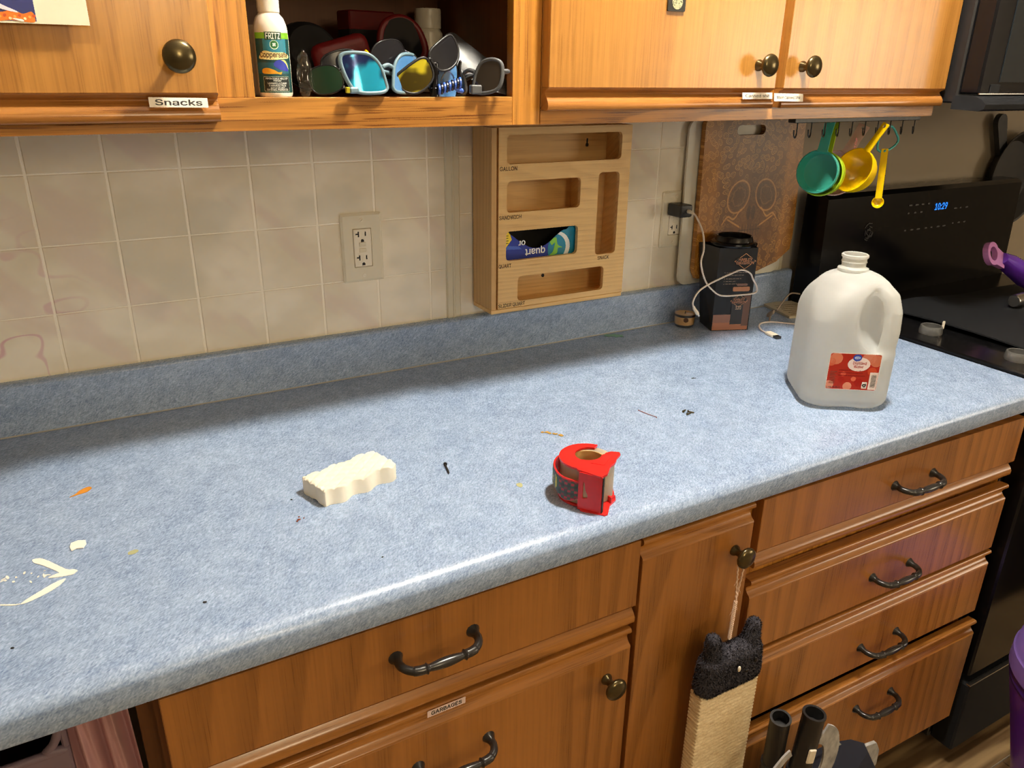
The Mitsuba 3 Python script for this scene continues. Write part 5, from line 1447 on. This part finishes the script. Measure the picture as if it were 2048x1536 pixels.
trimesh.smoothing.filter_taubin(hm, iterations=6)
put('cat_scratcher__head', hm, 'dark_fur', True, 'dark grey fuzzy cat head')
pts, fi = trimesh.sample.sample_surface(hm, 16000, seed=4)
nn = hm.face_normals[fi]
hv, hf = [], []
for p, n in zip(pts, nn):
    d = unit(n + rng.normal(0, 0.45, 3) + np.array([0, 0, -0.25]))
    s = unit(np.cross(d, rng.normal(0, 1, 3))) * 0.00045
    l = rng.uniform(0.0018, 0.0040)
    b = len(hv)
    hv += [p + s, p - s, p + d * l]
    hf.append([b, b + 1, b + 2])
put('cat_scratcher__fur', trimesh.Trimesh(hv, hf, process=False), 'dark_fur', False, 'short dark fuzz of the cat head')
labels['cat_scratcher__fur']['kind'] = 'stuff'
put('cat_scratcher__eye', trimesh.creation.icosphere(subdivisions=2, radius=1).apply_transform(M4(np.diag([0.0028, 0.002, 0.0052]), (0.7545, -0.6775, 0.6270))), 'white_plastic', True, 'small white stitched eye')
put('cat_scratcher__eye_001', trimesh.creation.icosphere(subdivisions=2, radius=1).apply_transform(M4(np.diag([0.003, 0.002, 0.005]), (0.7860, -0.6775, 0.6310))), 'black_gloss', True)
put('cat_scratcher__nose', trimesh.creation.icosphere(subdivisions=2, radius=1).apply_transform(M4(np.diag([0.004, 0.002, 0.003]), (0.7705, -0.6780, 0.6180))), 'black_gloss', True)


def strand(ph, p0, p1, amp, turns, r, n=80):
    t = np.linspace(0, 1, n)
    c = np.outer(1 - t, p0) + np.outer(t, p1)
    a = ph + t * turns * 2 * math.pi
    c[:, 0] += amp * np.cos(a)
    c[:, 1] += amp * np.sin(a)
    return tube(c, r, 6)


top, low = np.array([0.7745, -0.6330, 0.7840]), np.array([0.7560, -0.6500, 0.6610])
midp = np.array([0.7660, -0.6430, 0.7200])
ropes = [strand(0, top + [0.006, -0.004, -0.004], midp, 0.0004, 8, 0.0014), strand(2, top - [0.006, 0.002, 0.003], midp, 0.0004, 8, 0.0014)]
ropes += [strand(ph, midp, low, 0.0015, 7, 0.0017) for ph in (0, 2.1, 4.2)]
lpp = [(0.7800 + 0.0072 * math.cos(a), -0.6330, 0.7860 + 0.0072 * math.sin(a)) for a in np.linspace(-0.6, 3.8, 24)]
ropes.append(tube(lpp, 0.0012, 6))
for i in range(9):
    p0 = midp + (low - midp) * rng.uniform(-0.6, 0.95)
    q = rng.normal(0, 1, 3)
    ropes.append(tube(curve([p0, p0 + np.array([0.004 * q[0], -0.002, 0.004 * q[1]]), p0 + np.array([0.008 * q[0], -0.003, 0.004 * q[1] - 0.006])], 8), 0.0002, 4))
put('cat_scratcher__rope', cat(ropes), 'rope', 60, 'frayed pinkish rope loop')

# ------------------------------------------------------------------ tote with black tubes in front of the drawers
thing('felt_tote', 'black tote bag with grey felt straps standing on the floor in front of the drawers', 'bag')
tb = hull(np.vstack([[[x, y, 0.005] for x in (0.72, 1.02) for y in (-0.86, -0.70)], [[x, y, 0.30] for x in (0.76, 1.04) for y in (-0.80, -0.690)], [[0.93 + 0.085 * math.cos(a), -0.735 + 0.03 * math.sin(a), 0.405] for a in np.linspace(0, 6.28, 12)]]))
put('felt_tote__body', tb, 'navy_cloth', 40)


def ribbon(path, wdir, w, th=0.003):
    p = np.asarray(path, float)
    wd = np.asarray(wdir, float)
    wd = np.broadcast_to(wd, p.shape)
    tan = np.gradient(p, axis=0)
    nr = np.cross(tan, wd)
    nr /= np.linalg.norm(nr, axis=1, keepdims=True)
    k = len(p)
    V = np.vstack([p + wd * w / 2 + nr * th / 2, p - wd * w / 2 + nr * th / 2, p - wd * w / 2 - nr * th / 2, p + wd * w / 2 - nr * th / 2])
    F = []
    for i in range(k - 1):
        for s in range(4):
            a, b = s * k + i, ((s + 1) % 4) * k + i
            F += [[a, a + 1, b + 1], [a, b + 1, b]]
    F += [[0, k, 2 * k], [0, 2 * k, 3 * k], [k - 1, 3 * k - 1, 2 * k - 1], [k - 1, 4 * k - 1, 3 * k - 1]]
    m = trimesh.Trimesh(V, F, process=False)
    if m.volume < 0:
        m.invert()
    return m


def ribbon2d(pts, w, y, th=0.003, sag=0.0):
    return prism(LineString(curve(np.asarray(pts, float), 40)).buffer(w / 2, cap_style='flat'), th, WALL, (0, y, 0))


put('felt_tote__strap', cat([ribbon2d([(0.878, 0.505), (0.898, 0.488), (0.908, 0.455), (0.903, 0.420), (0.880, 0.392), (0.840, 0.370)], 0.034, -0.745), ribbon2d([(0.755, 0.420), (0.775, 0.462), (0.800, 0.488), (0.815, 0.496)], 0.014, -0.742)]), 'grey_felt', False, 'grey felt handle')
put('felt_tote__strap_001', cat([ribbon2d([(0.905, 0.470), (0.935, 0.442), (0.965, 0.410), (0.990, 0.385)], 0.014, -0.716), prism(Polygon([(0.972, 0.352), (0.992, 0.386), (1.030, 0.366), (1.078, 0.356), (1.090, 0.335), (1.092, 0.302), (1.060, 0.306), (1.010, 0.312)]).buffer(0.003), 0.006, WALL, (0, -0.714, 0))]), 'grey_felt', False, 'wide grey felt handle end')


def black_tube(key, label, top, low, r):
    thing(key, label, 'tube')
    d = unit(np.array(top) - np.array(low))
    x = unit(np.cross([0, 1, 0], d))
    R = axes(x, np.cross(d, x), d)
    L = float(np.linalg.norm(np.array(top) - np.array(low)))
    put(key + '__shaft', lathe([(0, 0), (r * 1.12, 0), (r * 1.12, L * 0.42), (r * 1.16, L * 0.43), (r * 1.16, L * 0.46), (r, L * 0.47), (r, L - 0.004), (r * 1.05, L - 0.003), (r * 1.05, L), (r * 0.82, L), (r * 0.80, L - 0.02), (0, L - 0.02)], 32, R, low), 'black_satin', 40)
    return R


rt = black_tube('black_tube', 'black plastic tube with a small white tag standing in the tote', (0.8610, -0.738, 0.5460), (0.8480, -0.735, 0.340), 0.0165)
put('black_tube__tag', moved(rbox(-0.0065, 0.0065, -0.0200, -0.0160, 0.126, 0.154, 0.002), rt @ Rz(-20), (0.8480, -0.735, 0.340)), 'white_plastic', False, 'small white tag')
black_tube('black_tube_001', 'shorter black plastic tube leaning behind the tagged tube in the tote', (0.8210, -0.712, 0.5330), (0.8440, -0.694, 0.340), 0.0150)

# ------------------------------------------------------------------ purple tub on the floor
thing('purple_tub', 'purple plastic tub with a pale violet lid standing on the floor before the stove', 'tub')
PT = (1.546, -0.850, 0.0)
put('purple_tub__body', lathe([(0, 0), (0.070, 0), (0.078, 0.02), (0.098, 0.14), (0.125, 0.26), (0.142, 0.33), (0.146, 0.352), (0.141, 0.356), (0.1385, 0.366), (0, 0.366)], 64, None, PT), 'purple', 40)
put('purple_tub__band', lathe([(0.1372, 0.340), (0.1470, 0.352), (0.1490, 0.360), (0.1480, 0.372), (0.1400, 0.3725), (0.1372, 0.340)], 64, None, PT), 'purple_dark', 40)
put('purple_tub__lid', lathe([(0, 0.374), (0.150, 0.374), (0.153, 0.379), (0.152, 0.412), (0.148, 0.416), (0.146, 0.436), (0.138, 0.452), (0.120, 0.459), (0, 0.461)], 64, None, PT), 'lid_purple', 40, 'pale violet lid')
put('purple_tub__latch', moved(rbox(-0.016, 0.016, -0.1560, -0.1420, 0.335, 0.358, 0.003), Rz(-58), PT), 'lid_purple', False)

# ------------------------------------------------------------------ under the left end of the counter
thing('tall_bin', 'grey plastic bin with a dark inside under the left end of the counter', 'bin')
bn = [rbox(-0.60, -0.072, -0.566, -0.560, 0.0, 0.792, 0.002), rbox(-0.078, -0.072, -0.566, -0.20, 0.0, 0.835, 0.002), rbox(-0.60, -0.072, -0.206, -0.20, 0.0, 0.83, 0.002), rbox(-0.60, -0.594, -0.566, -0.20, 0.0, 0.83, 0.002), rbox(-0.60, -0.072, -0.566, -0.20, 0.0, 0.01)]
put('tall_bin__wall', cat(bn), 'grey_bin', False)
put('tall_bin__rim', tube(curve([(-0.60, -0.564, 0.793), (-0.12, -0.564, 0.793), (-0.092, -0.564, 0.797), (-0.080, -0.563, 0.812), (-0.075, -0.562, 0.836)], 30), 0.0045, 8), 'grey_bin', 60)
put('tall_bin__contents', rbox(-0.59, -0.08, -0.555, -0.21, 0.4, 0.70, 0.01), 'black_matte', False, 'plain black block inside')  # solid black block filling the bin below its rim
thing('pink_cloth', 'dusty pink cloth hanging beside the grey bin under the counter', 'cloth')
cu, cw = np.meshgrid(np.linspace(0, 1, 60), np.linspace(0, 1, 40), indexing='ij')
cxx = -0.0725 + 0.0580 * cu + 0.004 * np.sin(cw * 4)
cyy = -0.556 + 0.012 * np.sin(cu * 15 + 0.8 * np.sin(cw * 3)) + 0.006 * np.sin(cu * 33 + cw * 5) - 0.01 * (1 - cw)
czz = 0.42 + 0.435 * cw
V = np.stack([cxx, cyy, czz], -1).reshape(-1, 3)
V = np.vstack([V, V + [0, 0.003, 0]])
n_ = cu.size
F = []
for i in range(59):
    for j in range(39):
        a, b, c, d_ = i * 40 + j, (i + 1) * 40 + j, (i + 1) * 40 + j + 1, i * 40 + j + 1
        F += [[a, b, c], [a, c, d_], [n_ + a, n_ + c, n_ + b], [n_ + a, n_ + d_, n_ + c]]
put('pink_cloth__drape', trimesh.Trimesh(V, F, process=False), 'pink_cloth', 40)
put('pink_cloth__hanging_loop', tube(curve([(-0.050, -0.552, 0.845), (-0.045, -0.545, 0.868), (-0.038, -0.540, 0.872), (-0.032, -0.545, 0.850)], 20), 0.003, 8), 'pink_cloth', 60)

# ------------------------------------------------------------------ small things on the counter
Zc = CT + 0.0002


def flat(key, pts, z, th, bsdf, label, catg, group=None, smooth=True):
    thing(key, label, catg, group)
    p = smoothpoly(pts, 50) if smooth else Polygon(pts)
    put(key, prism(p, th, None, (0, 0, z)), bsdf, False)
    labels[key] = {'label': label, 'category': catg, **({'group': group} if group else {})}


mat('sauce', srgb(206, 134, 40), 0.35)
mat('leaf', srgb(112, 156, 140), 0.6)
mat('crumb', srgb(168, 128, 52), 0.7)
mat('rust', srgb(120, 56, 28), 0.7)
mat('olive_smear', srgb(160, 160, 120), 0.5)
mat('pine_brown', srgb(132, 78, 72), 0.6)
flat('sauce_spot', [(-0.0440, -0.2570), (-0.0370, -0.2515), (-0.0320, -0.2440), (-0.0225, -0.2385), (-0.0180, -0.2430), (-0.0230, -0.2510), (-0.0300, -0.2535), (-0.0370, -0.2550)], Zc, 0.0006, 'sauce', 'dried orange sauce spot near the left edge of the counter', 'stain')
flat('paper_scrap', [(-0.0450, -0.3760), (-0.0380, -0.3735), (-0.0300, -0.3765), (-0.0295, -0.3850), (-0.0330, -0.3930), (-0.0400, -0.3905), (-0.0450, -0.3930), (-0.0465, -0.3840)], Zc + 0.0004, 0.0012, 'paper', 'small torn scrap of white paper left of the sponge', 'paper scrap', None, False)
# torn label left on the counter: a ragged outline of paper remains
thing('label_residue', 'ragged remains of a torn white label stuck on the counter at the left', 'label residue')
res = [smoothpoly([(-0.0835, -0.3905), (-0.0760, -0.3920), (-0.0690, -0.4000), (-0.0600, -0.4140), (-0.0500, -0.4290), (-0.0410, -0.4350), (-0.0420, -0.4390), (-0.0530, -0.4380), (-0.0620, -0.4250), (-0.0740, -0.4080), (-0.0820, -0.3985)]),
       smoothpoly([(-0.0420, -0.4345), (-0.0470, -0.4310), (-0.0590, -0.4325), (-0.0680, -0.4360), (-0.0640, -0.4390), (-0.0500, -0.4420), (-0.0430, -0.4410)]),
       smoothpoly([(-0.0520, -0.4465), (-0.0570, -0.4560), (-0.0680, -0.4650), (-0.0840, -0.4730), (-0.0930, -0.4740), (-0.0880, -0.4680), (-0.0760, -0.4590), (-0.0630, -0.4500)]),
       smoothpoly([(-0.0930, -0.4735), (-0.1010, -0.4700), (-0.1150, -0.4630), (-0.1140, -0.4650), (-0.1010, -0.4725)])]
for i in range(16):
    a = rng.uniform(0, 1)
    cx, cy = -0.122 + 0.050 * a + rng.normal(0, 0.004), -0.418 - 0.012 * a + rng.normal(0, 0.006)
    res.append(affinity.rotate(affinity.scale(Point(cx, cy).buffer(0.0016, quad_segs=3), rng.uniform(0.6, 2.6), rng.uniform(0.4, 1)), rng.uniform(0, 180)))
put('label_residue', prism(unary_union(res), 0.0004, None, (0, 0, Zc)), 'paper', False)
labels['label_residue'] = {'label': 'ragged remains of a torn white label stuck on the counter at the left', 'category': 'label residue'}
for i in range(9):
    x, y = 0.5985 + 0.0019 * i + rng.normal(0, 0.0022), -0.3745 - 0.0024 * i + rng.normal(0, 0.0022)
    key = 'crumb' + ('_%03d' % i if i else '')
    m = trimesh.creation.icosphere(subdivisions=1, radius=1)
    m.vertices *= (0.8 + 0.5 * meshkit.noise(np.asarray(m.vertices) * 2 + i))[:, None] * np.array([rng.uniform(0.0020, 0.0034), rng.uniform(0.0016, 0.0026), 0.0008])
    m.apply_translation([x, y, Zc + 0.0007])
    put(key, m, 'crumb', False)
    labels[key] = {'label': 'tiny tan crumb in the little cluster behind the tape dispenser', 'category': 'crumb', 'group': 'crumbs behind the tape dispenser'}
for i, (x, y, s) in enumerate([(0.2003, -0.4471, 0.0022), (0.2020, -0.4410, 0.0012), (0.1975, -0.4500, 0.0014), (0.2065, -0.4465, 0.0009)]):
    key = 'rust_crumb' + ('_%03d' % i if i else '')
    m = trimesh.creation.icosphere(subdivisions=1, radius=1).apply_transform(M4(np.diag([s, s * 0.7, 0.0007]) @ Rz(40 * i), (x, y, Zc + 0.0006)))
    put(key, m, 'rust', False)
    labels[key] = {'label': 'tiny reddish brown crumb in front of the sponge', 'category': 'crumb', 'group': 'crumbs in front of the sponge'}
for i, (x, y, s, l) in enumerate([(0.0730, -0.5595, 0.0016, 'dark speck near the counter front edge left of the sponge'), (0.2629, -0.5701, 0.0009, 'tiny black speck at the counter front below the sponge'),
                                  (-0.0982, -0.5455, 0.0013, 'dark speck at the far left of the counter front'), (0.2044, -0.3952, 0.0010, 'pair of tiny specks at the left end of the sponge'),
                                  (0.9570, -0.3063, 0.0036, 'thin black sliver on the counter left of the jug')]):
    key = 'speck' + ('_%03d' % i if i else '')
    m = trimesh.creation.icosphere(subdivisions=1, radius=1).apply_transform(M4(Rz(-24) @ np.diag([s * 1.4, s * (0.28 if i == 4 else 0.8), 0.0006]), (x, y, Zc + 0.0005)))
    put(key, m, 'slot_dark', False)
    labels[key] = {'label': l, 'category': 'speck'}
thing('black_screw', 'small black screw lying on the counter right of the sponge', 'screw')
d = unit([-0.0054, -0.0234, 0])
put('black_screw__shank', tube([np.array([0.4175, -0.4035, Zc + 0.0016]), np.array([0.4175, -0.4035, Zc + 0.0016]) + d * 0.022, np.array([0.4175, -0.4035, Zc + 0.0010]) + d * 0.025], [0.0013, 0.0013, 0.0003], 8), 'slot_dark', 60)
put('black_screw__head', lathe([(0, 0), (0.0026, 0), (0.0024, 0.0016), (0, 0.002)], 16, axes(np.cross([0, 0, 1], -d), [0, 0, 1], -d), (0.4175, -0.4035, Zc + 0.0027)), 'slot_dark', 40)
for i, (x, y, a) in enumerate([(0.8390, -0.4160, 28), (0.8470, -0.4190, -60), (0.8380, -0.4270, 10)]):
    key = 'brass_screw' + ('_%03d' % i if i else '')
    thing(key, 'tiny brass screw ' + ['lying farthest from the viewer', 'lying nearest the jug', 'lying nearest the viewer'][i] + ' in the loose group of three', 'screw', 'brass screws left of the jug')
    d = np.array([math.cos(math.radians(a)), math.sin(math.radians(a)), 0])
    p0 = np.array([x, y, Zc + 0.0014])
    put(key + '__shank', tube([p0, p0 + d * 0.0085, p0 + d * 0.010], [0.0011, 0.0011, 0.0003], 8), 'antique_brass', 60)
    put(key + '__head', lathe([(0, 0), (0.0021, 0), (0.0018, 0.0013), (0, 0.0016)], 14, axes(np.cross([0, 0, 1], -d), [0, 0, 1], -d), p0 + [0, 0, 0.0007]), 'antique_brass', 40)
thing('pine_needle', 'thin reddish brown pine needle lying on the middle of the counter', 'pine needle')
put('pine_needle', tube(curve([(0.7780, -0.3747, Zc + 0.0007), (0.7805, -0.3880, Zc + 0.0006), (0.7840, -0.4010, Zc + 0.0006), (0.7868, -0.4105, Zc + 0.0007), (0.7850, -0.4140, Zc + 0.0007)], 20), 0.0005, 6), 'pine_brown', 60)
flat('leaf_scrap', [(0.9540, -0.0300), (0.9600, -0.0275), (0.9640, -0.0240), (0.9690, -0.0320), (0.9800, -0.0310), (0.9820, -0.0380), (0.9930, -0.0460), (0.9880, -0.0480), (0.9860, -0.0580), (0.9790, -0.0500), (0.9700, -0.0520), (0.9720, -0.0450), (0.9640, -0.0400), (0.9580, -0.0410)], Zc + 0.0003, 0.0008, 'leaf', 'small pale green leaf-shaped scrap by the splash under the organizer', 'scrap', None, False)
flat('olive_smear', [(0.0120, -0.4240), (0.0190, -0.4225), (0.0220, -0.4270), (0.0170, -0.4310), (0.0110, -0.4295)], Zc - 0.0001, 0.0002, 'olive_smear', 'faint olive smear on the counter between the paper scrap and the front edge', 'stain')
flat('olive_smear_001', [(0.4810, -0.4940), (0.4870, -0.4945), (0.4865, -0.5010), (0.4820, -0.5050), (0.4790, -0.5000)], Zc - 0.0001, 0.0002, 'olive_smear', 'faint olive smear on the counter left of the tape dispenser', 'stain')
